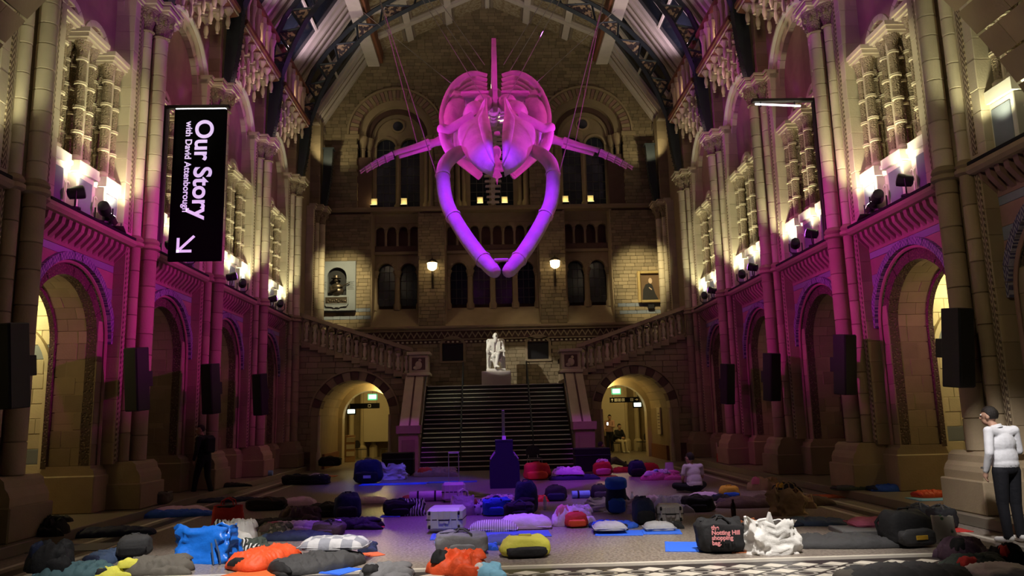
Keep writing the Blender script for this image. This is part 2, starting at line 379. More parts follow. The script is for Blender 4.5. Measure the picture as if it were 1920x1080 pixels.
# ------------------------------------------------------------------ side walls: a pier
RT = 1.15; ZS = 3.4                                     # lower arch: radius, springing
BT = 1.25; ZB = 10.5                                    # upper arch
pier = Pieces(T_left)
def rnd(a): return random.uniform(-a, a)
pier('plinth', STONE).cbox(-.56, .56, -.42, .5, ZP, .66, .02)
pier('plinth_moulding', STONE).prism([(-.37, .66), (-.37, .78), (-.34, .86), (-.29, .92), (-.27, 1.02), (-.20, 1.08), (.4, 1.08), (.4, .66)], -.50, .50, 'u')
pier('jamb_plinth', STONE).cbox(-1.06, 1.06, .24, 1.36, ZP, .86, .02)
pier('jamb_plinth_moulding', STONE).prism([(.28, .86), (.30, .95), (.36, 1.0), (.36, 1.04), (1.26, 1.04), (1.32, .86)], -1.0, 1.0, 'u')
SH = ((0., -.08, .165, .150), (-.34, .06, .112, .100), (.34, .06, .112, .100))
for (cu, cw, ra, rb) in SH:
    z = 1.08; 
    while z < 5.40:
        h = min(random.choice((.36, .44, .5, .56)), 5.45-z)
        if 5.45-(z+h) < .15: h = 5.45-z
        q = ra*(1+rnd(.012)); pier('drum', STONE, True).lathe([(q-.020, z), (q, z+.014), (q, z+h-.014), (q-.020, z+h)], 14, (cu, cw, 0)); z += h
    z = 5.68
    while z < 10.2:
        h = min(random.choice((.30, .36, .44, .5)), 10.25-z)
        if 10.25-(z+h) < .15: h = 10.25-z
        q = rb*(1+rnd(.012)); pier('drum', STONE2, True).lathe([(q-.020, z), (q, z+.014), (q, z+h-.014), (q-.020, z+h)], 14, (cu, cw, 0)); z += h
    pier('annulet', STONE, True).lathe([(ra, 5.44), (ra+.06, 5.47), (ra+.06, 5.53), (ra+.02, 5.56), (ra+.05, 5.60), (ra+.03, 5.65), (rb, 5.69)], 14, (cu, cw, 0))
    pier('capital', CARVE, True).lathe([(rb, 10.24), (rb+.05, 10.27), (rb, 10.31), (rb+.01, 10.4), (rb+.05, 10.55), (rb+.13, 10.72), (rb+.14, 10.76)], 14, (cu, cw, 0))
    for k in range(8):
        a = 2*PI*k/8; pier('capital_leaf', CARVE, True).ball((cu+(rb+.08)*math.cos(a), cw+(rb+.08)*math.sin(a), 10.60), .055, 6, 5, (1, 1, 1.5))
ab = pier('abacus', STONE2)
for d, a, b in ((0, 10.76, 10.82), (.05, 10.82, 10.90), (.02, 10.90, 10.94), (.08, 10.94, 11.0)):
    ab.prism([(-.83, .3), (-.83, .06-d), (-.56-d, .06-d), (-.56-d, -.18-d), (-.26-d, -.18-d), (-.26-d, -.34-d), (.26+d, -.34-d), (.26+d, -.18-d), (.56+d, -.18-d), (.56+d, .06-d), (.83, .06-d), (.83, .3)], a, b, 'z')
z = 1.04
while z < ZS+.1:
    h = .40; pier('pier_stone', STONE).cbox(-.93, .93, .40+rnd(.006), 1.15, z, z+h, .010); z += h
z = 1.04
while z < 5.4:
    h = min(.42, 5.45-z); pier('pier_stone', STONE).cbox(-.60, .60, .12+rnd(.006), 1.2, z, z+h, .010); z += h
z = 5.5
while z < 10.9:
    h = random.choice((.36, .42, .5)); h = min(h, 10.95-z)
    pier('pier_stone', STONE2).cbox(-.83, .83, .10+rnd(.005), .95, z, z+h, .010); z += h
for s in (-1, 1):
    pier('chevron_strip', ZIG).box(s*.57-.055, s*.57+.055, .08, .12, 5.72, 10.75)
    pier('chevron_strip', ZIG).box(s*.52-.05, s*.52+.05, .10, .13, 1.1, 5.4)
z = 11.0
while z < 14.6:
    h = .36; k = rnd(.06)
    pier('pilaster_stone', STONE).cbox(-.30, k, -.02, .5, z, z+h, .010); pier('pilaster_stone', STONE).cbox(k, .30, -.02, .5, z, z+h, .010); z += h
# iron foot of the roof truss
ft = pier('truss_foot', IRON); ft.prism([(-.14, 13.65), (-.53, 13.65), (-.50, 12.9), (-.43, 12.1), (-.30, 11.3), (-.24, 11.0), (-.06, 11.0)], -.15, .15, 'u')
ft.box(-.19, .19, -.58, -.10, 13.65, 13.72)
for k in range(14):
    zz = 11.2+k*.17; ww = -.27-.26*min(1, (zz-11)/2)**.7
    for s in (-1, 1): ft.ball((s*.13, ww+.01, zz), .02, 5, 4)

# ------------------------------------------------------------------ side walls: a bay of the arcade
bay = Pieces(T_left); bayw = Pieces(lambda a, b, z: T_left(b, a, z)); H2 = S/2
n = 13
for k in range(n):
    a0, a1 = PI*k/n, PI*(k+1)/n; g = .004
    bay('carved_voussoir', LEAFB).sector(0, ZS, RT, RT+.21, a0+g, a1-g, .42+rnd(.01), .62, 2)
n = 19
for k in range(n):
    a0, a1 = PI*k/n, PI*(k+1)/n; g = .004
    bay('chevron_voussoir', CHEV).sector(0, ZS, RT+.27, RT+.41, a0+g, a1-g, .27+rnd(.008), .5, 1)
bay('arch_roll', ROSE, True).tube([((RT+.24)*math.cos(PI*k/24), .37, ZS+(RT+.24)*math.sin(PI*k/24)) for k in range(25)], .035, 6)
for s in (-1, 1):
    bay('carved_jamb', LEAFB).box(min(s*RT, s*(RT+.21)), max(s*RT, s*(RT+.21)), .43, .62, 1.04, ZS)
    bay('jamb_roll', ROSE, True).tube([(s*(RT+.24), .37, 1.04), (s*(RT+.24), .37, ZS)], .035, 6)
n = 15
for k in range(n):
    a0, a1 = PI*k/n, PI*(k+1)/n; g = .004; wm = .86+(.12 if k % 2 else -.08)
    bay('soffit_stone', STONE).sector(0, ZS, RT+rnd(.006), RT+.2, a0+g, a1-g, .62, wm-.003, 2)
    bay('soffit_stone', STONE).sector(0, ZS, RT+rnd(.006), RT+.2, a0+g, a1-g, wm+.003, 1.2, 2)
z = 1.04; k = 0
while z < ZS-.05:
    h = min(.34, ZS-z); wm = .86+(.12 if k % 2 else -.08)
    bay('soffit_stone', STONE).cbox(RT+rnd(.006), RT+.2, .62, wm-.003, z, z+h-.006, .01)
    bay('soffit_stone', STONE).cbox(RT+rnd(.006), RT+.2, wm+.003, 1.2, z, z+h-.006, .01); z += h; k += 1
bay('jamb_slab', STONE).box(-RT-.2, -RT, .62, 1.2, 1.04, ZS)
bay('inner_ring', LEAFB).sector(0, ZS, RT-.07, RT+.2, 0, PI, 1.2, 1.3, 20)
bay('inner_ring', LEAFB).box(RT-.07, RT+.2, 1.2, 1.3, 1.0, ZS); bay('inner_ring', LEAFB).box(-RT-.2, -RT+.07, 1.2, 1.3, 1.0, ZS)
# spandrel courses, rose and slate-blue by turns
z = ZS; k = 0; RO = RT+.40
for h in (.34, .22, .34, .22, .34, .14):
    z1 = z+h; m_ = (ROSE, GREY)[k % 2]; k += 1
    def edge(zz): return math.sqrt(max(0., RO*RO-(zz-ZS)**2))
    for s in (-1, 1):
        e0, e1 = edge(z), edge(z1)
        bay('spandrel_stone', m_).prism([(s*e0, z+.004), (s*1.62, z+.004), (s*1.62, z1-.004), (s*e1, z1-.004)] , .35+rnd(.006), .6)
    z = z1
bay('frieze_band', ROSE).box(-H2, H2, .34, .6, 5.0, 5.45)
for k in range(15):
    uu = -1.52+k*3.04/14
    bay('frieze_corbel', ROSE).prism([(.10, 5.42), (.12, 5.30), (.22, 5.18), (.34, 5.06), (.36, 5.42)], uu-.055, uu+.055, 'u')
bay('cornice', STONE).prism([(.36, 5.40), (.02, 5.42), (-.04, 5.47), (-.04, 5.54), (.36, 5.54)], -1.62, 1.62, 'u')
bay('ledge_cloth', BLACK).cbox(-1.55, 1.55, -.05, .34, 5.54, 5.60, .01)
bay('wall_core', STONE).box(-H2, H2, .62, 1.2, ZS+RT+.2, 5.45)
# alcove behind the arch: far side wall in courses with a blind arch
z = ZP; k = 0
while z < 5.0:
    h = .30; x = 1.2-(.22 if k % 2 else 0); m_ = GREY if k in (3, 10) else STONE2
    while x < 3.4:
        l = random.choice((.42, .5, .6)); bay('alcove_stone', m_).cbox(1.86+rnd(.006), 2.05, max(x, 1.2)+.003, min(x+l, 3.6)-.003, z+.003, z+h-.003, .008); x += l
    z += h; k += 1
bayw('blind_arch_roll', STONE2, True).sector(2.75, 2.9, 1.02, 1.12, 0, PI, 1.74, 1.87, 24)
for s in (-1, 1): bayw('blind_arch_jamb', STONE2, True).box(2.75+s*1.07-.05, 2.75+s*1.07+.05, 1.74, 1.87, .95, 2.9)
bay('alcove_wall', STONE).box(-2.05, 2.05, 3.6, 3.8, ZP, 5.0); bay('alcove_wall', STONE).box(-2.05, -1.88, 1.2, 3.6, ZP, 5.0)
bay('alcove_vault', STONE).box(-2.05, 2.05, 1.2, 3.8, 5.0, 5.2)
# gallery level
bay('gallery_floor', STONE).box(-H2, H2, .34, 3.2, 5.2, 5.5)
bay('parapet', WHITE).box(-1.3, 1.3, .42, .6, 5.5, 6.42)
bay('parapet_cap', WHITE).prism([(.66, 6.42), (.38, 6.42), (.34, 6.47), (.34, 6.52), (.30, 6.55), (.30, 6.62), (.70, 6.62)], -1.3, 1.3, 'u')
CL = (-1.0, 0., 1.0)
for cu in CL:
    bay('pedestal', WHITE).cbox(cu-.30, cu+.30, .24, .80, 5.5, 6.44, .012)
    bay('pedestal_panel', GREY).cbox(cu-.22, cu+.22, .225, .26, 5.66, 6.34, .01)
    bay('pedestal_cap', WHITE).prism([(cu-.36, .18), (cu+.36, .18), (cu+.36, .84), (cu-.36, .84)], 6.44, 6.64, 'z')
    for (du, dw) in ((-.15, -.15), (.15, -.15), (-.15, .15), (.15, .15)):
        c = (cu+du, .54+dw, 0); r = .084
        bay('shaft_base', STONE2, True).lathe([(r+.05, 6.64), (r+.05, 6.70), (r+.02, 6.72), (r+.035, 6.76), (r, 6.80)], 10, c)
        z = 6.80
        for k in range(4):
            z1 = z+.485; bay('shaft_segment', CARVE, True).lathe([(r, z), (r*1.04, (z+z1)/2), (r, z1-.07)], 10, c)
            bay('shaft_ring', STONE2, True).lathe([(r, z1-.07), (r+.03, z1-.055), (r+.015, z1-.035), (r+.03, z1-.015), (r, z1)], 10, c); z = z1
        bay('shaft_capital', CARVE, True).lathe([(r, 8.74), (r+.01, 8.85), (r+.05, 8.98), (r+.08, 9.06)], 10, c)
    bay('centre_shaft', STONE2, True).lathe([(.04, 6.64), (.04, 9.0)], 6, (cu, .38, 0))
    ab = bay('cluster_abacus', STONE2)
    for d, a, b in ((0, 9.05, 9.10), (.05, 9.10, 9.18), (.09, 9.18, 9.27)): ab.prism([(cu-.30-d, .24-d), (cu+.30+d, .24-d), (cu+.30+d, .84+d), (cu-.30-d, .84+d)], a, b, 'z')
for s in (-1, 1):
    for k in range(3):
        uu = s*.5+(k-1)*.13; bay('parapet_arch', WHITE).sector(uu, 6.18, .035, .06, 0, PI, .36, .43, 8)
        bay('parapet_arch', WHITE).box(uu-.062, uu-.036, .36, .43, 5.7, 6.18)
    c = s*.5; r = .40
    pts = [(s*0., 9.27), (c-s*r, 9.27)]+[(c-s*r*math.cos(PI*k/12), 9.30+r*math.sin(PI*k/12)) for k in range(13)]+[(c+s*r, 9.27), (s*BT, 9.27), (s*BT, ZB)]
    pts += [(s*BT*math.cos(PI/2*k/12), ZB+BT*math.sin(PI/2*k/12)) for k in range(1, 13)]
    bay('tympanum', ROSE).prism(pts, .50, .74)
    for k in range(7):
        bay('small_voussoir', STONE2).sector(c, 9.30, r, r+.12, PI*k/7+.01, PI*(k+1)/7-.01, .46, .76, 2)
    pts = [(s*H2, 10.5), (s*H2, 12.95), (0, 12.95)]+[(s*1.58*math.cos(PI/2*k/12), ZB+1.58*math.sin(PI/2*k/12)) for k in range(12, -1, -1)]
    bay('upper_spandrel', ROSE).prism(pts, .30, .7)
n = 17
for k in range(n):
    bay('upper_voussoir', STONE2).sector(0, ZB, BT, BT+.2, PI*k/n+.004, PI*(k+1)/n-.004, .36+rnd(.006), .95, 2)
bay('hood_mould', WHITE).sector(0, ZB, BT+.27, BT+.34, 0, PI, .16, .34, 28); bay('hood_mould', STONE2).sector(0, ZB, BT+.2, BT+.28, 0, PI, .25, .5, 28)
bay('gallery_back_wall', PLASTER).box(-H2, H2, 3.0, 3.2, 5.4, 12.6); bay('gallery_vault', STONE).box(-H2, H2, .7, 3.2, 12.0, 12.2)
bay('balcony_wall', ROSE).box(-H2, H2, .35, .6, 12.9, 14.7)
bay('balcony_floor', STONE).box(-1.78, 1.78, -.3, .4, 12.95, 13.02)
bay('balcony_beam', REDWOOD).prism([(-.18, 12.92), (-.46, 12.96), (-.46, 13.04), (-.54, 13.10), (-.54, 13.22), (-.18, 13.22)], -1.78, 1.78, 'u'); bay('beam_fillet', STONE2).box(-1.78, 1.78, -.49, -.45, 12.98, 13.03)
bay('balcony_rail', REDWOOD).cbox(-H2+.2, H2-.2, -.46, -.30, 14.38, 14.56, .03)
for k in range(6):
    uu = -1.30+k*.52
    bay('balcony_column', STONE2, True).lathe([(.09, 13.18), (.09, 13.26), (.07, 13.30), (.065, 13.85), (.075, 13.88), (.07, 13.92), (.12, 14.10), (.13, 14.16), (.10, 14.20), (.10, 14.38)], 9, (uu, -.36, 0))
    for j, (ww, dz, du) in enumerate(((-.36, 0, 0), (-.18, -.28, .26), (.02, -.54, 0))):
        if (k == 5 and j == 1) or (j == 2 and k in (0, 5)): continue
        bay('pendant', STONE2, True).lathe([(.012, 12.34+dz), (.045, 12.36+dz), (.035, 12.41+dz), (.05, 12.44+dz), (.068, 12.53+dz), (.055, 12.64+dz), (.035, 12.71+dz), (.05, 12.74+dz), (.11, 12.84+dz), (.13, 12.92+dz)], 8, (uu+du, ww, 0))
        bay('pendant_block', STONE2).box(uu+du-.12, uu+du+.12, ww-.10, .36, 12.88+dz, 12.93+dz)

wallL = tag(empty('wall_left'), kind='structure')
for i, y in enumerate(PY):
    p = empty('pier', (0, y, 0), 0, wallL); pier.emit(p, joined=i not in (1, 2))
for b in range(5):
    p = empty('arcade_bay', (0, BY[b], 0), 0, wallL)
    bay.emit(p, joined=b not in (1, 2), keep=() if b in (0, 4) else ('pedestal', 'tympanum', 'frieze_band', 'cornice', 'parapet', 'parapet_cap', 'cluster_abacus', 'hood_mould'))
    bayw.emit(p)
e = MB(T_left); e.box(PY[5], 34.0, .4, .9, 0, 15.2); e.box(PY[5], 34, .2, .4, 0, 3.4); e.build('end_wall', STONE, wallL)
wallR = copy_tree(wallL); wallR.name = 'wall_right'; wallR.scale = (-1, 1, 1)

# ------------------------------------------------------------------ transverse arch close by
tr = tag(empty('trim_3', (0, 0, 0)), kind='structure')
ta = Pieces(lambda u, w, z: (u, 7.55+w, z))
n = 60
for k in range(n):
    a0, a1 = PI*k/n+.002, PI*(k+1)/n-.002; wm = .45+(.15 if k % 2 else -.12)
    ta('voussoir', STONE).sector(0, 2., 7.12, 7.5, a0, a1, .0, wm-.004, 3); ta('voussoir', STONE).sector(0, 2., 7.12, 7.5, a0, a1, wm+.004, .95, 3)
    ta('face_stone', STONE).sector(0, 2., 7.86, 8.7, a0, a1, -.05+rnd(.006), .5, 3)
ta('arch_moulding', STONE).sector(0, 2., 7.42, 7.55, 0, PI, -.12, .3, 60); ta('arch_moulding', STONE).sector(0, 2., 7.76, 7.86, 0, PI, -.16, .3, 60)
ta('arch_hollow', DARKST).sector(0, 2., 7.55, 7.76, 0, PI, .02, .3, 60)
for k in range(64):
    a = PI*(k+.5)/64; ta('ball_flower', STONE, True).ball((7.65*math.cos(a), -.04, 2+7.65*math.sin(a)), .085, 8, 6)
    ta('ball_flower', STONE, True).ball((7.65*math.cos(a+.012), -.09, 2+7.65*math.sin(a+.012)), .04, 6, 5)
ta.emit(tr)

# ------------------------------------------------------------------ roof
ceil = tag(empty('ceiling'), kind='structure')
A = (7.85, 14.95); B = (5.5, 18.55); AP = (0., 21.05)
def slope_box(mb, s, y0, y1, t0, t1, h0, h1, P, Q):
    """box lying on the roof slope P->Q between fractions t0..t1, from h0 to h1 below it"""
    dx, dz = Q[0]-P[0], Q[1]-P[1]; l = math.hypot(dx, dz); nx, nz = dz/l, -dx/l          # inward-down normal
    if nz > 0: nx, nz = -nx, -nz
    c = []
    for y in (y0, y1):
        for (t, h) in ((t0, h0), (t1, h0), (t1, h1), (t0, h1)):
            c.append((s*(P[0]+dx*t+nx*h), y, P[1]+dz*t+nz*h))
    mb.add(c, [(0,1,2,3),(7,6,5,4),(0,4,5,1),(1,5,6,2),(2,6,7,3),(3,7,4,0)])
for s in (-1, 1):
    for i in range(1, 7):
        yp = PY[i]
        for (a, b, m_, h, nm) in ((-.85, -.66, ROOFW, .14, 'roof_moulding'), (-.66, -.5, ROOFT, .06, 'roof_panel'), (-.5, -.38, ROOFW, .18, 'roof_moulding'), (-.38, -.05, ROOFT, .08, 'roof_panel'), (-.05, .05, ROOFW, .16, 'roof_moulding'), (.05, .38, ROOFT, .08, 'roof_panel'), (.38, .5, ROOFW, .18, 'roof_moulding'), (.5, .66, ROOFT, .06, 'roof_panel'), (.66, .85, ROOFW, .14, 'roof_moulding')):
            if yp+a > 33.8: continue
            m1 = MB(); slope_box(m1, s, yp+a, min(yp+b, 33.85), 0, 1, -.1, h, A, B); m1.build(nm, m_, ceil)
        if i < 6:
            y0, y1 = yp+.85, yp+S-.85; ym = (y0+y1)/2
            m1 = MB(); slope_box(m1, s, ym-.12, ym+.12, 0, 1, -.05, .12, A, B); m1.build('roof_moulding', ROOFW, ceil)
            for (a, b) in ((y0, ym-.12), (ym+.12, y1)):
                for (t0, t1) in ((.03, .48), (.5, .97)):
                    m1 = MB(); slope_box(m1, s, a, b, t0, t1, 0, .02, A, B); m1.build('pane', GLASS, ceil)
                m1 = MB(); slope_box(m1, s, a, b, .48, .5, -.02, .08, A, B); m1.build('glazing_bar', ROOFW, ceil)
                m1 = MB(); slope_box(m1, s, a, b, 0, .03, -.02, .1, A, B); m1.build('glazing_bar', ROOFW, ceil)
                m1 = MB(); slope_box(m1, s, a, b, .97, 1., -.02, .1, A, B); m1.build('glazing_bar', ROOFW, ceil)
    # beam at the break of the slope, coffers above
    MB().box(min(s*5.05, s*5.6), max(s*5.05, s*5.6), 10, 33.85, 18.0, 18.6).build('box_beam', ROOFW, ceil)
    MB().cbox(min(s*4.9, s*5.15), max(s*4.9, s*5.15), 10, 33.85, 18.15, 18.75, .03).build('purlin', REDWOOD, ceil)
    for t in (0., .335, .665, 1.):
        m1 = MB(); slope_box(m1, s, 10, 33.85, max(0, t-.025), min(1, t+.025), -.1, .14, B, AP); m1.build('purlin', ROOFW, ceil)
    yk = 11.4
    while yk < 33.5:
        m1 = MB(); slope_box(m1, s, yk-.13, yk+.13, 0, 1, -.1, .2, B, AP); m1.build('coffer_rib', ROOFW, ceil)
        for t in (0, .335, .665):
            m1 = MB(); slope_box(m1, s, yk+.14, yk+1.95, t+.03, t+.305, -.08, 0, B, AP); m1.build('painted_panel', PAINTED, ceil)
            m1 = MB()
            for (ya, yb, ta_, tb) in ((yk+.14, yk+.22, t+.03, t+.305), (yk+1.87, yk+1.95, t+.03, t+.305), (yk+.22, yk+1.87, t+.03, t+.05), (yk+.22, yk+1.87, t+.285, t+.305)): slope_box(m1, s, ya, yb, ta_, tb, 0, .05, B, AP)
            m1.build('coffer_frame', ROOFT, ceil)
        yk += 2.085
    m1 = MB(); slope_box(m1, s, 6, 34.2, 0, 1, -.35, -.12, A, B); slope_box(m1, s, 6, 34.2, 0, 1, -.35, -.12, B, AP)
    m1.box(min(s*7.5, s*8.4), max(s*7.5, s*8.4), 6, 34.2, 14.7, 14.95); m1.build('roof_deck', ROOFT, ceil)
LO = [(7.1, 13.1), (6.67, 14.39), (6.3, 15.2), (5.86, 15.91), (5.02, 16.85), (4.18, 17.49), (2.68, 18.33), (1.3, 18.75), (0, 18.9)]
UP = [(7.4, 13.7), (7.3, 14.6), (6.95, 15.45), (6.4, 16.25), (5.55, 17.2), (4.6, 17.98), (3.3, 18.78), (1.6, 19.35), (0, 19.55)]
def lerp2(P, t):
    k = min(int(t), len(P)-2); f = t-k; return (P[k][0]+(P[k+1][0]-P[k][0])*f, P[k][1]+(P[k+1][1]-P[k][1])*f)
for i in (2, 3, 4, 5):
    t = empty('roof_truss', (0, PY[i], 0), 0, ceil)
    for s in (-1, 1):
        for P, nm in ((LO, 'lower_chord'), (UP, 'upper_chord')):
            MB().tube([(s*x, 0, z) for (x, z) in [lerp2(P, k*.5) for k in range(17)]], .10, 4, 1.2).build(nm, IRON, t)
        for k in range(15):
            a = lerp2(LO, .3+k*.5) if k % 2 else lerp2(UP, .3+k*.5); b = lerp2(UP, .8+k*.5) if k % 2 else lerp2(LO, .8+k*.5)
            if .8+k*.5 > 8: break
            MB().tube([(s*a[0], 0, a[1]), (s*b[0], 0, b[1])], .045, 4).build('strut', IRON, t)
            if k % 2 == 0 and k < 12:
                c = lerp2(LO, .3+k*.5-.0); c2 = lerp2(UP, .3+k*.5)
                tri = [(s*lerp2(UP, .3+k*.5)[0], lerp2(UP, .3+k*.5)[1]), (s*b[0], b[1]), (s*lerp2(LO, max(0, k*.5-.2))[0], lerp2(LO, max(0, k*.5-.2))[1])]
                g_ = (sum(p[0] for p in tri)/3, sum(p[1] for p in tri)/3); tri = [(g_[0]+(p[0]-g_[0])*.8, g_[1]+(p[1]-g_[1])*.8) for p in tri]
                MB().prism(tri, -.02, .02).build('gilded_panel', GILT, t)
# ------------------------------------------------------------------ end wall of the hall
wallB = tag(empty('wall_back'), kind='structure')
AC = (-4.3, .05, 4.4); AR = 1.72; AZ = 15.05
def roof_z(x):
    x = abs(x); return AP[1]-(AP[1]-B[1])*x/B[0] if x < B[0] else B[1]-(B[1]-A[1])*(x-B[0])/(A[0]-B[0])
def zone(x): x = abs(x); return x < 2.12 or 3.28 < x < 5.42
NICHE = ((-1.81, .47), (1.94, .47))
def solid(x, z):
    if z-.35 > roof_z(x)+.1 or abs(x) > 8.3: return False
    if z < (3.0 if abs(x) < 2.95 else 3.4): return False
    if 5.0 < z < 5.72: return False
    if z > 11.62:
        for c in AC:
            d = abs(x-c)
            if z > AZ and math.hypot(x-c, z-AZ) < AR+.5: return False
            if z <= AZ and d < AR+.02: return False
        return True
    if zone(x) and z > 5.7: return False
    if 11.35 < z < 11.62: return False
    for c, hw in NICHE:
        if abs(x-c) < hw+.1 and 4.2 < z < 5.3: return False
    return True
near = []; rest = MB(T_back); restg = MB(T_back); z = 3.02; k = 0; BH = .165
lit = []
while z < 21.6:
    x = -8.3-(.18 if k % 2 else 0)
    while x < 8.3:
        l = random.choice((.30, .36, .42)); zc = z+BH/2
        x0, x1 = x+.004, x+l-.004
        ns_ = 12; ok = [solid(x0+(x1-x0)*(i+.5)/ns_, zc) for i in range(ns_)]
        if not all(ok) and any(ok):                     # cut bricks at the edges of openings
            i0 = ok.index(True); i1 = ns_-ok[::-1].index(True); x0, x1 = x0+(x1-x0)*i0/ns_, x0+(x1-x0)*i1/ns_
        if any(ok) and x1-x0 > .04:
            g = (6.20 < zc < 6.36 or 6.52 < zc < 6.68) and abs(x) > 5.4
            rec = (x0, x1, rnd(.008), z+.004, z+BH-.004, g)
            (lit if (6.0 < zc < 9.4 and (abs(x) > 5.6 or 2.2 < abs(x) < 3.2)) else near).append(rec)
        x += l
    z += BH; k += 1
for i, (x0, x1, d, z0, z1, g) in enumerate(lit+near):
    if i < 290: MB(T_back).cbox(x0, x1, d, .22, z0, z1, .008).build('brick', GREY if g else BRICK, wallB)
    else: (restg if g else rest).cbox(x0, x1, d, .22, z0, z1, .008)
o = rest.build('brickwork', BRICK, wallB); o['kind'] = 'stuff'
if restg.v: o = restg.build('grey_brickwork', GREY, wallB); o['kind'] = 'stuff'
bk = Pieces(T_back)
# mortar backing so that no light passes through the joints
for (a, b, c, d) in ((-8.4, -5.42, 3.4, 14.0), (5.42, 8.4, 3.4, 14.0), (-3.28, -2.12, 5.6, 11.6), (2.12, 3.28, 5.6, 11.6), (-2.95, 2.95, 2.9, 5.0), (-8.4, 8.4, 4.2, 5.0)):
    bk('wall_core', DARKST).box(a, b, .16, .5, c, d)
bk('gallery_core', DARKST).box(-8.4, 8.4, 1.5, 1.8, 5.5, 21.6)
# cornice, zigzag frieze, dotted course
bk('string_course', STONE).prism([(.3, 5.62), (-.10, 5.64), (-.16, 5.70), (-.16, 5.78), (.3, 5.78)], -8.3, 8.3, 'u')
bk('frieze_ground', DARKST).box(-8.3, 8.3, .04, .3, 5.0, 5.64)
bk('string_course', STONE).box(-8.3, 8.3, -.05, .2, 5.56, 5.62); bk('string_course', STONE).box(-8.3, 8.3, -.04, .2, 5.16, 5.21)
nz = 30
for k in range(-nz, nz):
    a = k*.27; bk('zigzag_tile', STONE).prism([(a, 5.24), (a+.135, 5.46), (a+.27, 5.24), (a+.27, 5.33), (a+.135, 5.55), (a, 5.33)], -.01, .06)
for k in range(-40, 41): bk('dot_tile', STONE2).cbox(k*.2-.05, k*.2+.05, .0, .06, 5.04, 5.12, .01)
for (c, hw) in NICHE:
    bk('niche_back', BLKPL).box(c-hw, c+hw, .12, .2, 4.24, 5.0)
    bk('niche_head', BLKPL).sector(c, 5.0-.12, .02, hw-.02, .1, PI-.1, .10, .16, 10)
    for s in (-1, 1): bk('niche_jamb', STONE).cbox(c+s*(hw+.05)-.06, c+s*(hw+.05)+.06, -.04, .2, 4.2, 5.02)
    bk('niche_sill', STONE).cbox(c-hw-.12, c+hw+.12, -.06, .2, 4.14, 4.24); bk('niche_hood', STONE).sector(c, 4.62, .60, .72, .65, PI-.65, -.04, .2, 10)
# window storey
LEAD = mat('window_lead', (.10, .10, .09), .6, 0, 0, 4, .1, 0, 10)
winn = [0]
def lancet(c, hw, z0, zsp, wp, lights=2):
    """a leaded window: frame, panes, bars"""
    wn = empty('window', (0, 0, 0), 0, wallB); p = Pieces(T_back)
    top = [(c+hw*math.cos(PI*k/10), zsp+hw*math.sin(PI*k/10)) for k in range(11)]
    p('pane', GLASS).prism([(c-hw, z0), (c+hw, z0)]+top, wp+.05, wp+.07)
    fr = p('window_bars', LEAD)
    for j in range(1, 3): fr.box(c-hw+2*hw*j/3-.012, c-hw+2*hw*j/3+.012, wp+.02, wp+.06, z0, zsp+hw*.8)
    zz = z0+.3
    while zz < zsp+.1: fr.box(c-hw, c+hw, wp+.02, wp+.06, zz-.012, zz+.012); zz += .42
    p.emit(wn)
def lancet_row(cs, hw, z0, zsp, ztop, wp, cell, mt=STONE):
    for c in cs:
        lancet(c, hw, z0, zsp, wp+.25)
        for s in (-1, 1):
            pts = [(c, zsp+hw)]+[(c+s*hw*math.sin(PI/2*k/8), zsp+hw*math.cos(PI/2*k/8)) for k in range(1, 9)]+[(c+s*cell/2, zsp), (c+s*cell/2, ztop), (c, ztop)]
            bk('window_head', mt).prism(pts, wp, wp+.25)
        for k in range(7): bk('window_voussoir', STONE).sector(c, zsp, hw, hw+.11, PI*k/7+.02, PI*(k+1)/7-.02, wp-.05, wp+.1, 2)
    for c in sorted({round(x, 3) for cc in cs for x in (cc-cell/2, cc+cell/2)}):
        r = cell/2-hw; r = min(.13, max(.07, r))
        bk('window_column', STONE, True).lathe([(r+.05, z0-.25), (r+.05, z0), (r+.02, z0+.05), (r, z0+.1), (r*.92, zsp-.3), (r+.02, zsp-.27), (r, zsp-.22), (r+.07, zsp-.04), (r+.07, zsp+.02)], 9, (c, wp+.06, 0))
for s in (-1, 1): lancet_row([s*3.84, s*4.86], .37, 6.90, 8.46, 9.2, .95, 1.02)
lancet_row([-1.54, -.51, .52, 1.55], .37, 6.90, 8.46, 9.2, .95, 1.03)
for (a, b) in ((-5.42, -3.28), (-2.12, 2.12), (3.28, 5.42)):
    bk('sloping_sill', STONE).prism([(-.02, 5.78), (1.0, 6.72), (1.3, 6.72), (1.3, 5.6), (-.02, 5.6)], a, b, 'u')
    bk('window_ledge', STONE).cbox(a, b, .74, 1.3, 9.2, 9.34); bk('balcony_front', DARKST).box(a, b, .9, 1.2, 9.34, 9.66); bk('window_lintel', STONE).box(a, b, .86, 1.3, 10.98, 11.5)
    for e in (a, b): bk('reveal', STONE).box(e-.05, e+.05, .1, 1.4, 5.7, 11.5)
    n = 4 if b-a < 3 else 8; cw = (b-a)/n
    for k in range(n):
        c = a+cw*(k+.5)
        for s in (-1, 1):
            r = cw*.36; pts = [(c, 10.62+r)]+[(c+s*r*math.sin(PI/2*j/6), 10.62+r*math.cos(PI/2*j/6)) for j in range(1, 7)]+[(c+s*cw/2, 10.62), (c+s*cw/2, 11.0), (c, 11.0)]
            bk('arcade_head', STONE).prism(pts, .92, 1.15)
    for k in range(n+1): bk('arcade_column', STONE, True).lathe([(.09, 9.66), (.06, 9.74), (.055, 10.4), (.09, 10.6), (.09, 10.64)], 8, (a+cw*k, 1.02, 0))
bk('string_course', STONE).prism([(.4, 11.36), (-.06, 11.38), (-.12, 11.46), (-.12, 11.56), (.4, 11.62)], -8.3, 8.3, 'u')
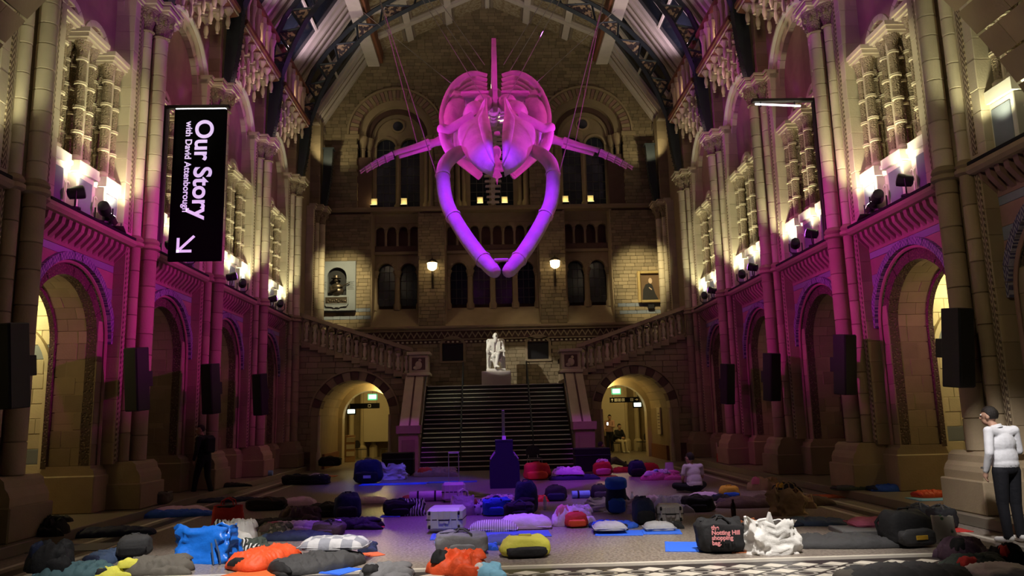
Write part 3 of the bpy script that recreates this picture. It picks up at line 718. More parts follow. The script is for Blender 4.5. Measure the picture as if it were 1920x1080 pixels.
for c in AC:
    n = 34
    for k in range(n):
        bk('ring_voussoir', BRICK if k % 2 else ROSE).sector(c, AZ, AR+.02, AR+.40, PI*k/n+.006, PI*(k+1)/n-.006, -.02+rnd(.01), .3, 1)
    bk('hood_mould', STONE).sector(c, AZ, AR+.42, AR+.50, 0, PI, -.10, .2, 30)
    bk('arch_order', STONE).sector(c, AZ, AR-.30, AR+.02, 0, PI, .26, .62, 26); bk('arch_order', DARKST).sector(c, AZ, AR-.50, AR-.30, 0, PI, .52, .9, 26)
    bk('arch_order', STONE).sector(c, AZ, AR-.66, AR-.48, 0, PI, .72, 1.0, 26)
    # tympanum with two window heads and an oculus
    for s in (-1, 1):
        cc = c+s*.56; hw = .44
        pts = [(c, 11.7), (c+s*.12, 11.7), (c+s*.12, 14.7)]+[(cc-s*hw*math.cos(PI*k/10), 14.7+hw*math.sin(PI*k/10)) for k in range(11)]+[(cc+s*hw, 11.7), (c+s*1.25, 11.7), (c+s*1.25, AZ)]
        pts += [(c+s*1.25*math.cos(PI/2*k/10), AZ+1.25*math.sin(PI/2*k/10)) for k in range(1, 11)]
        bk('tympanum', STONE).prism(pts, .85, 1.05)
        lancet(cc, hw, 11.8, 14.7, .95)
        bk('window_hood', STONE).sector(cc, 14.7, hw, hw+.09, 0, PI, .78, .9, 12)
        for j, (d, ww) in enumerate(((1.58, .42), (1.32, .66))):
            r = .13 if j == 0 else .10
            bk('jamb_column', STONE, True).lathe([(r+.07, 11.6), (r+.07, 11.85), (r, 12.0), (r*.94, 14.4), (r+.03, 14.45), (r, 14.5), (r+.1, 14.8), (r+.12, 15.05)], 10, (c+s*d, ww, 0))
    bk('oculus', GLASS, True).sector(c, 15.72, .005, .24, 0, 2*PI, .80, .86, 20); bk('oculus_ring', STONE, True).sector(c, 15.72, .24, .33, 0, 2*PI, .76, .9, 20)
    bk('centre_column', STONE, True).lathe([(.18, 11.6), (.18, 11.9), (.10, 12.0), (.09, 14.3), (.16, 14.6), (.17, 14.7)], 10, (c, .84, 0))
for c in (-6.3, -2.12, 2.22, 6.42): bk('impost', STONE).cbox(c-.34, c+.34, -.06, .3, AZ-.2, AZ, .02)
bk.emit(wallB)

# lights on the sill of the upper windows
for i, x in enumerate((-5.3, -3.95, -.5, .62, 3.4, 4.55)):
    t = thing('sill_light', 'small yellow-lit box lamp on the sill under the tall upper windows of the end wall', 'light', (x, BKY-.02, 11.27), 0, 'lamps on the upper window sill')
    MB().cbox(-.15, .15, -.08, .16, 0, .06, .01).build('housing', BLKPL, t); MB().box(-.13, .13, -.06, .14, .06, .075).build('lens', mat('sill_lens', (1,1,1), emit=(1, .8, .3, 3)), t)
    MB().cbox(-.14, .14, .16, .22, .0, .42, .01).build('lit_block', STONE2, t)
    point('sill_glow', (x, BKY-.02, 11.51), 2.2, (1, .82, .3), .05)

# two lantern brackets
for x, lb in ((-2.66, 'glowing wall lantern on the end wall pier towards the bronze bust'), (2.78, 'glowing wall lantern on the end wall pier towards the framed portrait')):
    t = thing('wall_lantern', lb, 'lamp', (x, BKY-.04, 8.2), 0, 'wall lanterns')
    MB().cbox(-.05, .05, -.04, .02, -.75, .1, .01).build('back_plate', BRASS, t)
    MB().tube([(0, -.02, -.6), (0, -.12, -.55), (0, -.26, -.35), (0, -.30, -.1), (0, -.30, .0)], [.025, .03, .03, .025, .03], 8).build('bracket', BRASS, t, True)
    MB().lathe([(.05, 0), (.15, .06), (.20, .12), (.23, .36), (.21, .38)], 8, (0, -.30, 0)).build('glass_bowl', LAMPW, t, True)
    MB().lathe([(.235, .36), (.25, .40), (.14, .50), (.05, .54), (.02, .60)], 8, (0, -.30, 0)).build('cap', BRASS, t, True)
    for k in range(8):
        a = 2*PI*k/8; MB().tube([(.05*math.cos(a), -.30+.05*math.sin(a), 0), (.155*math.cos(a), -.30+.155*math.sin(a), .06), (.235*math.cos(a), -.30+.235*math.sin(a), .36)], .012, 4).build('glazing_bar', BRASS, t)
    point('lantern_light', (x, BKY-.62, 8.45), 16, (1, .72, .32), .12)

# ------------------------------------------------------------------ bust plaque
SLATE = mat('grey_slate', (.20, .22, .24), .5, 0, 0, 3, .12, .05, 30)
t = thing('memorial_plaque', 'grey stone memorial panel with a dark bronze bust in an arched niche', 'plaque', (-6.85, BKY-.02, 6.53))
pts = [(-.81, 0), (.81, 0), (.81, 2.2), (-.81, 2.2)]
q = MB(); q.box(-.81, -.42, -.24, 0, 0, 2.2); q.box(.42, .81, -.24, 0, 0, 2.2); q.box(-.42, .42, -.24, 0, 0, .68); q.box(-.42, .42, -.04, 0, .68, 2.0)
for s in (-1, 1): q.prism([(0, 1.92)]+[(s*.42*math.sin(PI/2*k/10), 1.50+.42*math.cos(PI/2*k/10)) for k in range(1, 11)]+[(s*.42, 2.2), (0, 2.2)], -.24, 0)
q.build('panel', SLATE, t)
MB().box(-.41, .41, -.045, -.03, .69, 1.9).build('niche_back', BLKPL, t)
b = MB()
for (c, r, s) in (((0, -.2, .86), .30, (1, .6, .75)), ((0, -.22, 1.05), .24, (1.1, .6, .7)), ((-.03, -.26, 1.35), .105, (.9, 1, 1.15)), ((0, -.22, 1.2), .09, (1, 1, 1))): b.ball(c, r, 12, 8, s)
b.build('bust', BRASS, t, True)
MB().lathe([(.20, 0), (.20, .02), (.11, .04), (.10, .13), (.02, .15)], 14, (-.03, -.26, 1.42), sx=1.1, sy=.9).build('hat', BRASS, t, True)
MB().tube([(-.32, -.38, .78), (.58, -.34, 1.22)], [.035, .018], 8).build('rifle', BRASS, t, True)
MB().tube([(-.26, -.28, 1.02), (-.20, -.40, .84), (.06, -.42, .92)], [.08, .07, .05], 8).build('arm', BRASS, t, True)
r = MB(); r.cbox(-.52, .52, -.34, -.22, .26, .62, .015); r.build('relief_frame', SLATE, t)
r = MB().box(-.47, .47, -.35, -.33, .31, .58); r.build('relief_panel', BRASS, t)
r = MB()
for k in range(9): r.ball((-.38+k*.095, -.35, .36+.08*abs(math.sin(k*1.9))), .05+.02*math.sin(k*3.1), 8, 6, (1, .5, 1.1))
r.build('relief_figures', BRASS, t, True)
MB().prism([(-.50, .26), (-.44, .17), (-.2, .16), (-.12, .11), (0, .14), (.12, .11), (.2, .16), (.44, .17), (.50, .26)], -.32, -.22).build('relief_apron', SLATE, t)
for s in (-1, 1):
    for k in range(7): MB().box(s*.61-.15, s*.61+.15-.03*(k % 3), -.243, -.239, .93+k*.055, .945+k*.055).build('inscription_line', BLKPL, t)

# ------------------------------------------------------------------ framed portrait (plain generic stand-in)
GOLD = mat('gilt_frame', (.60, .45, .20), .35, 0, 0, 8, .15, .3, 50, metal=.6)
CANV = mat('dark_canvas', (.13, .075, .035), .6, 0, 0, 2, .4, .1, 40); CANB = mat('painted_black', (.012, .010, .010), .6, 0, 0, 3, .3, .1, 40); CANS = mat('painted_flesh', (.55, .40, .28), .6, 0, 0, 8, .2, .1, 40)
t = thing('framed_portrait', 'gilt-framed dark oil portrait of a seated figure in black hung on the brick wall', 'painting', (7.02, BKY-.02, 6.62))
for (a, b, c, d) in ((-.56, -.43, 0, 1.44), (.43, .56, 0, 1.44), (-.43, .43, 0, .13), (-.43, .43, 1.31, 1.44)):
    MB().cbox(a, b, -.20, 0, c, d, .03).build('frame_rail', GOLD, t)
MB().box(-.43, .43, -.08, 0, .13, 1.31).build('canvas', CANV, t)
MB().prism([(-.36, .14), (.36, .14), (.22, .42), (.10, .82), (-.02, .90), (-.2, .84), (-.32, .60)], -.084, -.08).build('painted_cloak', CANB, t)
MB().prism([(.02+.085*math.cos(2*PI*k/14), 1.0+.13*math.sin(2*PI*k/14)) for k in range(14)], -.088, -.08).build('painted_head', CANS, t)
MB().prism([(-.06, .68), (.06, .58), (.08, .62), (-.04, .72)], -.09, -.08).build('painted_hand', CANS, t)
MB().cbox(-.14, .14, -.12, 0, -.26, -.06, .01).build('caption_plate', BLKPL, t)

# ------------------------------------------------------------------ wall with the two passages under the side flights
AWC, AWR, AWZ = 5.25, 1.30, 1.97
def flight_z(x): return 3.22+(abs(x)-2.9)*.335
awall = tag(empty('wall_stairs'), kind='structure'); aw = Pieces(T_archw)
for s in (-1, 1):
    z = 0; k = 0
    while z < 4.9:
        x = 2.9-(.28 if k % 2 else 0)
        while x < 7.6:
            l = random.choice((.46, .56, .66)); x0, x1 = max(2.9, x)+.004, min(7.7, x+l)-.004; zc = z+.11
            if x1-x0 > .1 and zc < flight_z((x0+x1)/2)-.02:
                e = 0
                rr = AWR+.30
                def cut(zc): return math.sqrt(max(0, rr*rr-(zc-AWZ)**2)) if zc > AWZ else rr
                hw = cut(zc) if zc < AWZ+rr else 0
                segs = [(x0, x1)]
                if hw: segs = [(a, b) for (a, b) in ((x0, min(x1, AWC-hw)), (max(x0, AWC+hw), x1)) if b-a > .03]
                for (a, b) in segs: aw('stone', DARKST if z < .5 else STONE).cbox(min(s*a, s*b), max(s*a, s*b), rnd(.008), .4, z+.004, z+.216, .01)
            x += l
        z += .22; k += 1
    n = 15
    for k in range(n):
        aw('arch_voussoir', (STONE, DARKST)[k % 2]).sector(s*AWC, AWZ, AWR, AWR+.31, PI*k/n+.006, PI*(k+1)/n-.006, -.04+rnd(.01), .5, 2)
    aw('arch_hood', STONE).sector(s*AWC, AWZ, AWR+.32, AWR+.38, 0, PI, -.09, .1, 24)
    for d in (-1, 1):
        aw('arch_jamb', STONE).box(s*AWC+d*(AWR+.155)-.15, s*AWC+d*(AWR+.155)+.15, -.02, .5, 0, AWZ); aw('jamb_shaft', STONE2, True).lathe([(.09, 0), (.09, .62), (.06, .7), (.05, AWZ)], 9, (s*AWC+d*AWR, -.02, 0))
        aw('passage_wall', STONE).box(s*AWC+d*(AWR+.1)-.1, s*AWC+d*(AWR+.1)+.1, .5, 3.9, 0, AWZ); aw('passage_bench', REDWOOD).box(s*AWC+d*(AWR-.04)-.05, s*AWC+d*(AWR-.04)+.05, .6, 3.4, 0, .55)
        aw('inner_jamb', STONE2).cbox(s*AWC+d*(AWR-.06)-.12, s*AWC+d*(AWR-.06)+.12, 3.6, 4.1, 0, AWZ-.1)
    for k in range(12):
        for (a, b) in ((.5, 1.6), (1.6, 2.7), (2.7, 3.9)): aw('vault_stone', STONE).sector(s*AWC, AWZ, AWR, AWR+.2, PI*k/12+.004, PI*(k+1)/12-.004, a+.004, b-.004, 2)
    aw('inner_arch', STONE2).sector(s*AWC, AWZ-.1, AWR-.18, AWR+.2, 0, PI, 3.6, 4.1, 24)
    # passage end blocked above the vault; corridor beyond
    aw('corridor_wall', STONE).box(min(s*2.9, s*9.6), max(s*2.9, s*9.6), 9.4, 9.6, 0, 4.2); aw('corridor_wall', STONE).box(min(s*9.4, s*9.6), max(s*9.4, s*9.6), 4.1, 9.5, 0, 4.2); aw('corridor_wall', STONE).box(min(s*2.8, s*3.0), max(s*2.8, s*3.0), 4.1, 9.5, 0, 4.2)
    aw('corridor_ceiling', PLASTER).box(min(s*2.8, s*9.6), max(s*2.8, s*9.6), 4.1, 9.6, 4.0, 4.2)
    aw('corridor_panel', PLASTER).box(min(s*4.4, s*6.3), max(s*4.4, s*6.3), 8.6, 8.8, .75, 4.0)
    for j in range(4): aw('corridor_shaft', STONE2, True).lathe([(.2, 0), (.2, .5), (.12, .6), (.12, 4.0)], 10, (s*(5.9+j*.5), 9.1-.2*j, 0))
    aw('corridor_front', STONE).box(min(s*6.75, s*9.6), max(s*6.75, s*9.6), 3.9, 4.1, 0, 4.2); aw('corridor_front', STONE).box(min(s*2.8, s*3.75), max(s*2.8, s*3.75), 3.9, 4.1, 0, 4.2)
aw.emit(awall)

# ------------------------------------------------------------------ staircase
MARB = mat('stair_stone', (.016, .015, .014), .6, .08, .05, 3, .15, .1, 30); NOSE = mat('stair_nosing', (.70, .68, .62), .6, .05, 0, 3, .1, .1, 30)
stair = thing('staircase', 'wide dark stone staircase with pale step edges rising to the landing with the statue', 'staircase', (0, 26.75, 0))
NS = 19; RH = 3.03/NS; TD = 3.85/NS
for k in range(NS):
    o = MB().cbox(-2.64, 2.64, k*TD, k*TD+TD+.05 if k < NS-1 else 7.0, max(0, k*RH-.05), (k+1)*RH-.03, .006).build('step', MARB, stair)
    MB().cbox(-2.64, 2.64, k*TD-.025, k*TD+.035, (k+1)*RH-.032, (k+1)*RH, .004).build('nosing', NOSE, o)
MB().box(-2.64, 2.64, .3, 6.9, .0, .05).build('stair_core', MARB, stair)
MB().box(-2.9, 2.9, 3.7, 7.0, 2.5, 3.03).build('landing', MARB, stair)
for s in (-1, 1):
    MB().cbox(s*2.98-.34, s*2.98+.34, -.35, .33, 0, 1.30, .02).build('newel_pedestal', STONE, stair)
    MB().prism([(s*2.98-.40, -.41), (s*2.98+.40, -.41), (s*2.98+.40, .39), (s*2.98-.40, .39)], 1.30, 1.56, 'z').build('newel_cap', STONE, stair)
    MB().cbox(s*2.98-.22, s*2.98+.22, -.37, -.34, .3, 1.1, .01).build('newel_panel', STONE, stair)
    prof = [(.1, 1.30), (2.55, 3.46), (2.55, 0.0), (.1, 0.0)]
    MB().prism(prof, s*2.98-.26, s*2.98+.26, 'u').build('parapet_wall', STONE, stair)
    MB().prism([(.05, 1.44), (2.5, 3.60), (2.5, 3.44), (.05, 1.28)], s*2.98-.36, s*2.98+.30, 'u').build('parapet_coping', STONE2, stair)
    MB().prism([(.05, 1.47), (2.5, 3.63), (2.5, 3.59), (.05, 1.43)], s*2.98-.04, s*2.98+.02, 'u').build('coping_groove', DARKST, stair)
    h = MB().tube([(s*2.62, .15, 1.15), (s*2.62, 2.5, 3.25), (s*2.62, 4.0, 4.1)], .03, 8); h.build('handrail', STEEL, stair, True)
    MB().box(min(s*2.7, s*3.2), max(s*2.7, s*3.2), 2.4, 7.0, 0, 3.2).build('landing_side', STONE, stair)
for x in (-1.25, 1.25):
    t = thing('stair_rail', 'thin dark iron handrail standing on the main stairs, '+('on the suitcase side' if x < 0 else 'on the chair side'), 'handrail', (x, 26.75, 0), 0, 'thin rails on the stairs')
    for k in (1, 7, 13, 18): MB().tube([(0, k*TD+.1, (k+1)*RH), (0, k*TD+.1, (k+1)*RH+.92)], .022, 6).build('post', IRON, t)
    MB().tube([(0, 1*TD+.1, 2*RH+.9), (0, 18*TD+.1, 19*RH+.9)], .025, 6).build('rail', IRON, t)
# side flights with balustrades
for s in (-1, 1):
    side = 'below the bronze bust' if s < 0 else 'below the gilt-framed portrait'
    t = thing('stair_balustrade', 'carved stone balustrade climbing the side flight '+side, 'balustrade', (0, AWY, 0))
    nb = 13
    for k in range(nb+1):
        x = 3.18+k*(7.25-3.18)/nb; zb = flight_z(x)+.10
        if k < nb:
            xm = x+(7.25-3.18)/nb/2; zb = flight_z(xm)+.12
            MB().lathe([(.09, zb), (.09, zb+.06), (.05, zb+.10), (.085, zb+.26), (.06, zb+.44), (.045, zb+.50), (.09, zb+.60), (.09, zb+.64)], 9, (s*xm, .06, 0)).build('baluster', STONE2, t, True)
            MB().cbox(min(s*(xm-.16), s*(xm+.16)), max(s*(xm-.16), s*(xm+.16)), -.10, .3, flight_z(xm)-.12, flight_z(xm)+.07, .01).build('step_end', STONE, t)
        r = .12; zt = flight_z(x)+.72
        MB().cbox(s*x-.045, s*x+.045, -.02, .16, flight_z(x)-.02, zt+.25, .01).build('colonnette', STONE, t)
    for k in range(nb):
        xm = 3.18+(k+.5)*(7.25-3.18)/nb; zt = flight_z(xm)+.78
        MB().sector(s*xm, zt, .11, .19, 0, PI, -.02, .16, 8).build('baluster_arch', STONE, t)
    P = [(3.1, flight_z(3.1)+.98), (7.45, flight_z(7.45)+.98)]
    MB().prism([(s*P[0][0], P[0][1]), (s*P[1][0], P[1][1]), (s*P[1][0], P[1][1]+.15), (s*P[0][0], P[0][1]+.15)], -.10, .26).build('handrail', STONE, t)
    MB().prism([(s*3.1, flight_z(3.1)+.02), (s*7.45, flight_z(7.45)+.02), (s*7.45, flight_z(7.45)+.10), (s*3.1, flight_z(3.1)+.10)], -.06, .24).build('string', STONE, t)
    nw = MB().cbox(s*2.86-.36, s*2.86+.36, -.14, .58, 3.46, 4.14, .02).build('newel', STONE2, t)
    MB().cbox(s*2.86-.44, s*2.86+.44, -.22, .66, 4.14, 4.26, .02).build('newel_cap', STONE2, t); MB().cbox(s*2.86-.44, s*2.86+.44, -.22, .66, 3.36, 3.48, .02).build('newel_base', STONE2, t)
    MB().box(s*2.86-.25, s*2.86+.25, -.15, -.13, 3.58, 4.04).build('newel_panel', DARKST, t)
    q = MB(); q.ball((s*2.86, -.15, 3.76), .13, 8, 6, (1, .4, 1.2)); q.ball((s*2.86+.05, -.16, 3.94), .06, 8, 6, (1, .5, 1)); q.ball((s*2.86-.1, -.15, 3.66), .07, 8, 6, (1.5, .4, 1)); q.build('newel_relief', STONE2, t, True)
    f = MB()
    for k in range(9):
        x0 = 2.9+k*.5; f.box(min(s*x0, s*(x0+.5)), max(s*x0, s*(x0+.5)), .3, 4.4, flight_z(x0)-.06, flight_z(x0)+.08)
    f.build('flight', MARB, t)
# ------------------------------------------------------------------ whale skeleton
def smooth_path(P, n=5):
    """Catmull-Rom through points of any dimension"""
    out = []; m = len(P)
    for i in range(m-1):
        p0, p1, p2, p3 = P[max(0, i-1)], P[i], P[i+1], P[min(m-1, i+2)]
        for k in range(n):
            t = k/n; out.append(tuple(.5*((2*b)+(-a+c)*t+(2*a-5*b+4*c-d)*t*t+(-a+3*b-3*c+d)*t**3) for a, b, c, d in zip(p0, p1, p2, p3)))
    out.append(tuple(P[-1])); return out
CX = .07
whale = thing('whale_skeleton', 'huge whale skeleton hung diving head first, lit magenta and violet, with its jaw hanging open', 'skeleton', (CX, 18.2, 9.0))
def WP(x, y, z): return (x, y-18.2, z-9.0)
def wtube(name, P, s=1, n=10, flat=1., k=5, par=None, m=BONE):
    Q = smooth_path(P, k); return MB().tube([WP(s*q[0], q[1], q[2]) for q in Q], [max(.005, q[3]) for q in Q], n, flat).build(name, m, par or whale, True, 1.0)
SEC = [(15.80, 7.06, .075, .13, .05), (16.1, 7.28, .09, .36, .10), (16.5, 7.62, .10, .60, .13), (16.9, 8.04, .11, .79, .13), (17.3, 8.46, .14, .91, .12), (17.6, 8.80, .18, .90, .10), (17.8, 9.03, .20, .70, .08), (18.0, 9.30, .21, .48, .08), (18.2, 9.58, .21, .38, .06)]
SEC = smooth_path(SEC, 3)
for s in (-1, 1):
    # upper jaw: maxilla with the premaxilla ridge beside the slot
    for nm, f0, f1, lift in (('maxilla', .33, 1., 0.), ('premaxilla', 0., .36, .05)):
        mb = MB(); vs = []; nn = 8; m = len(SEC)
        for side in (0, 1):
            for (y, z, a, b, bl) in SEC:
                for j in range(nn+1):
                    f = f0+(f1-f0)*j/nn; x = a+(b-a)*f
                    h = bl*math.sin(PI*min(1, .25+.75*f))-.16*f*f + lift*math.sin(PI*j/nn) + .02*noise.noise((x*4*s, y*3, z*3))
                    h -= .09 if side else 0
                    vs.append(WP(s*x, y-h*.72, z+h*.69))
        fs = []; o2 = m*(nn+1)
        for i in range(m-1):
            for j in range(nn):
                q = (i*(nn+1)+j, i*(nn+1)+j+1, (i+1)*(nn+1)+j+1, (i+1)*(nn+1)+j); fs += [q, tuple(o2+k for k in q[::-1])]
        bd = [j for j in range(nn+1)]+[i*(nn+1)+nn for i in range(1, m)]+[(m-1)*(nn+1)+j for j in range(nn-1, -1, -1)]+[i*(nn+1) for i in range(m-2, 0, -1)]
        for i in range(len(bd)): a_, b_ = bd[i], bd[(i+1) % len(bd)]; fs.append((a_, b_, o2+b_, o2+a_))
        mb.add(vs, fs); mb.build(nm, BONE, whale, True, 1.2)
    # brow bone, cheek, brain case
    wtube('frontal_bone', [(.55, 17.85, 9.0, .16), (.85, 17.85, 8.86, .13), (1.15, 17.9, 8.72, .12), (1.34, 17.95, 8.74, .14), (1.42, 18.0, 8.72, .06)], s, 10, .8)
    wtube('cheek_bone', [(1.32, 17.95, 8.66, .10), (1.22, 17.9, 8.35, .13), (1.05, 17.7, 8.05, .15), (.85, 17.5, 7.95, .12)], s, 10, .7)
    q = MB(); q.ball(WP(s*.52, 18.5, 9.32), .34, 12, 9, (.9, .8, 1.1)); q.ball(WP(s*.30, 18.75, 9.75), .26, 10, 8, (1, .8, .9)); q.build('brain_case', BONE, whale, True, 1.2)
    # fan-shaped shoulder blade, gently bent
    fan = [(1.30, 18.75, 9.05), (1.34, 18.9, 9.45), (1.26, 19.1, 9.95), (1.08, 19.3, 10.35), (.84, 19.3, 10.30), (.78, 19.0, 9.75), (.92, 18.8, 9.30), (1.08, 18.7, 9.02)]
    c = Vector((1.12, 18.72, 9.55)); q = MB(); vs = [WP(s*c.x, c.y, c.z)]+[WP(s*x, y, z) for (x, y, z) in fan]; vs += [(a, b+.07, z) for (a, b, z) in vs]
    n = len(fan); fs = []
    for i in range(n): j = (i+1) % n; fs += [(0, 1+i, 1+j), (n+1, n+2+j, n+2+i), (1+i, 1+j, n+2+j, n+2+i)]
    q.add(vs, fs).build('shoulder_blade', BONE, whale, True, .9)
    # lower jaw
    J = [(.66, 17.55, 8.05, .10), (.86, 17.3, 7.93, .15), (1.10, 17.0, 7.66, .17), (1.235, 16.8, 7.34, .165), (1.22, 16.55, 6.86, .165), (1.13, 16.3, 6.38, .165), (.95, 16.05, 5.96, .165), (.70, 15.75, 5.48, .17), (.42, 15.4, 5.02, .165), (.16, 15.08, 4.66, .15), (.10, 15.0, 4.58, .09)]
    jaw = wtube('lower_jaw_bone', J, s, 12, .95)
    Q = smooth_path(J, 5)
    for i in (17, 29, 41):
        a, b = Vector(WP(s*Q[i][0], Q[i][1], Q[i][2])), Vector(WP(s*Q[i+1][0], Q[i+1][1], Q[i+1][2])); d = (b-a).normalized()*.025
        MB().tube([a-d, a+d], Q[i][3]+.018, 12, .95).build('jaw_strap', BONE, jaw, True)
    # flipper
    wtube('humerus', [(1.16, 18.3, 8.62, .15), (1.32, 18.25, 8.58, .14), (1.52, 18.2, 8.50, .10), (1.66, 18.2, 8.46, .12)], s)
    wtube('radius', [(1.66, 18.15, 8.50, .09), (2.0, 18.1, 8.36, .075), (2.4, 18.0, 8.20, .065), (2.5, 18.0, 8.16, .07)], s, 8)
    wtube('ulna', [(1.64, 18.28, 8.42, .08), (2.0, 18.25, 8.29, .06), (2.4, 18.15, 8.13, .055)], s, 8)
    px = [2.52, 2.72, 2.90, 3.05, 3.18, 3.30]; pz = [8.14, 8.04, 7.94, 7.84, 7.75, 7.66]
    for f, dy in enumerate((-.06, .04, .14)):
        for i in range(5 - (f == 2)):
            r = .05-.007*i; wtube('finger_bone', [(px[i]+.01, 17.98+dy-.02*i, pz[i]-.02*f, r), ((px[i]+px[i+1])/2, 17.96+dy-.02*i, (pz[i]+pz[i+1])/2-.02*f, r*.75), (px[i+1]-.012, 17.95+dy-.02*i, pz[i+1]-.02*f, r)], s, 7, 1, 2)
    # ribs
    for i in range(13):
        y = 18.95+.40*i; zc = 9.58+.13*(y-19); k = 1-.018*max(0, i-4)**1.5; w_ = 1.36*k; bot = [1.75, 1.72, 1.66, 1.6, 1.5, 1.4, 1.3, 1.2, 1.05, .9, .75, .6, .5][i]
        xin = .42 if i < 5 else .42+.06*(i-4)
        R_ = [(.20, y, zc+1.02, .05), (.62, y+.08, zc+1.12, .075), (1.08*k, y+.12, zc+.82, .085), (w_, y+.1, zc+.15, .085), (w_*.98, y, zc-.5, .09), (w_*.78, y-.12, zc-1.1*bot/1.7, .09), (xin, y-.22, zc-bot, .10 if i < 3 else .06)]
        wtube('rib', R_, s, 8, .6, 3)
    # hyoid horns
    wtube('hyoid_horn', [(.10, 18.2, 7.86, .07), (.42, 18.25, 7.98, .09), (.75, 18.4, 8.30, .08), (.92, 18.5, 8.6, .05)], s, 8)
q = MB(); q.ball(WP(0, 18.3, 8.25), .12, 8, 6, (1, .6, 1.6)); q.build('vomer', BONE, whale, True)
q = MB(); q.prism([(-.26, 7.78), (.26, 7.78), (.28, 7.96), (.10, 7.99), (0, 8.2), (-.10, 7.99), (-.28, 7.96)], 18.2, 18.36); q.v = [WP(*p) for p in q.v]; q.build('hyoid_body', BONE, whale, True)
q = MB(); q.prism([(-.12, 7.66), (-.03, 7.62), (0, 7.44), (.03, 7.62), (.12, 7.66), (.06, 7.78), (-.06, 7.78)], 18.3, 18.42); q.v = [WP(*p) for p in q.v]; q.build('breastbone', BONE, whale, True)
MB().tube([WP(-.14, 15.1, 4.88), WP(.14, 15.1, 4.88)], .03, 8).build('jaw_spacer', BONE, whale, True)
MB().lathe([(.02, -.05), (.07, -.03), (.07, .03), (.02, .05)], 10, WP(0, 16.85, 8.2)).build('nose_ring', BONE, whale, True)
# vertebrae
nv = 34
for k in range(nv):
    y = 18.75+.365*k; z = 10.02+.30*(y-18.75) if y < 23 else 11.295+.16*(y-23)-.033*(y-23)**2
    f = k/nv; r = .21*(1-.6*f); sp = (1.0 if k == 0 else 1.36 if k < 5 else 1.15)*(1-.75*f); tw = .66*(1-.8*f)
    v = empty('vertebra', WP(0, y, z), 0, whale)
    if k > 1: MB().lathe([(r*.9, -.13), (r, -.12), (r*.86, 0), (r, .12), (r*.9, .13)], 12).build('centrum', BONE, v, True).rotation_euler = (PI/2, 0, 0)
    b0 = -.42 if k < 2 else r*.8; MB().prism([(-.10, b0), (.12, b0), (.08, r+sp*.6), (.14, r+sp), (-.06, r+sp+.03), (-.12, r+sp*.5)], -.06, .06, 'u').build('neural_spine', BONE, v, True)
    for s in (-1, 1):
        MB().prism([(s*r*.8, -.09), (s*(r+tw), -.06), (s*(r+tw+.02), .08), (s*r*.8, .09)], -.03, .03, 'z').build('side_process', BONE, v, True)
# cables
def fy(px, py, Y):
    d = fw + CR*((px-960)/FPX) + CU*((540-py)/FPX); return CAM + d*((Y-CAM.y)/d.y)
WIRE = mat('steel_wire', (.42, .40, .38), .4, 0, 0, 4, 0, 0, 10, metal=.6)
for s in (-1, 1):
    for (a, b, lb) in (((-.25, 19.4, 11.1), (800, -33, 24), 'thin steel cable holding the tall spine of the whale skeleton'),
                       ((-.28, 19.9, 10.9), (762, -60, 25.5), 'thin steel cable fixed behind the tall spine of the whale skeleton'),
                       ((-.30, 18.15, 9.62), (788, -8, 21.5), 'thin steel cable holding the top of the whale skull'),
                       ((-1.0, 20.0, 10.7), (690, 30, 27.5), 'thin steel cable holding the shoulder ribs of the whale skeleton'),
                       ((-1.95, 18.1, 8.44), (712, 0, 20.3), 'thin steel cable holding the spread flipper of the whale skeleton'),
                       ((-1.08, 16.2, 6.12), (713, 0, 19.5), 'thin steel cable holding the middle of the hanging whale jaw')):
        e = fy(*b); e = Vector((e.x-CX, e.y, e.z)); a = Vector((a[0], a[1], a[2])); d = (e-a).normalized()
        zt = 17.5; e = a+d*((zt-a.z)/d.z)
        c = MB().tube([(CX-s*a.x, a.y, a.z), (CX-s*e.x, e.y, e.z)], .011, 5).build('suspension_cable', WIRE); tag(c, lb, 'cable', 'whale cables')
# ------------------------------------------------------------------ one continuous skin grown over limbs and masses
ORG = []
import numpy as np
def organic(name, prims, mats, parent=None, voxel=.014, smooth=5):
    """prims: ('cap', p0, p1, r0, r1, mat) or ('ell', c, (rx, ry, rz), mat[, rot z])"""
    mb = MB()
    for p in prims:
        if p[0] == 'cap':
            a, b = Vector(p[1]), Vector(p[2]); 
            P = [a+(b-a)*t for t in (0, .25, .5, .75, 1)]; mb.tube(P, [p[3]+(p[4]-p[3])*t for t in (0, .25, .5, .75, 1)], 12)
            mb.ball(a, p[3], 12, 8); mb.ball(b, p[4], 12, 8)
        else:
            t = MB(); t.ball((0, 0, 0), 1, 16, 12, p[2]); rz = p[4] if len(p) > 4 else 0; c, s = math.cos(rz), math.sin(rz)
            mb.add([(p[1][0]+x*c-y*s, p[1][1]+x*s+y*c, p[1][2]+z) for (x, y, z) in t.v], t.f)
    me = mb.mesh(name, mats); o = link(name, me, parent)
    m = o.modifiers.new('r', 'REMESH'); m.mode = 'VOXEL'; m.voxel_size = voxel
    if smooth: q = o.modifiers.new('s', 'SMOOTH'); q.factor = .5; q.iterations = smooth
    ORG.append((o, prims, mats)); return o
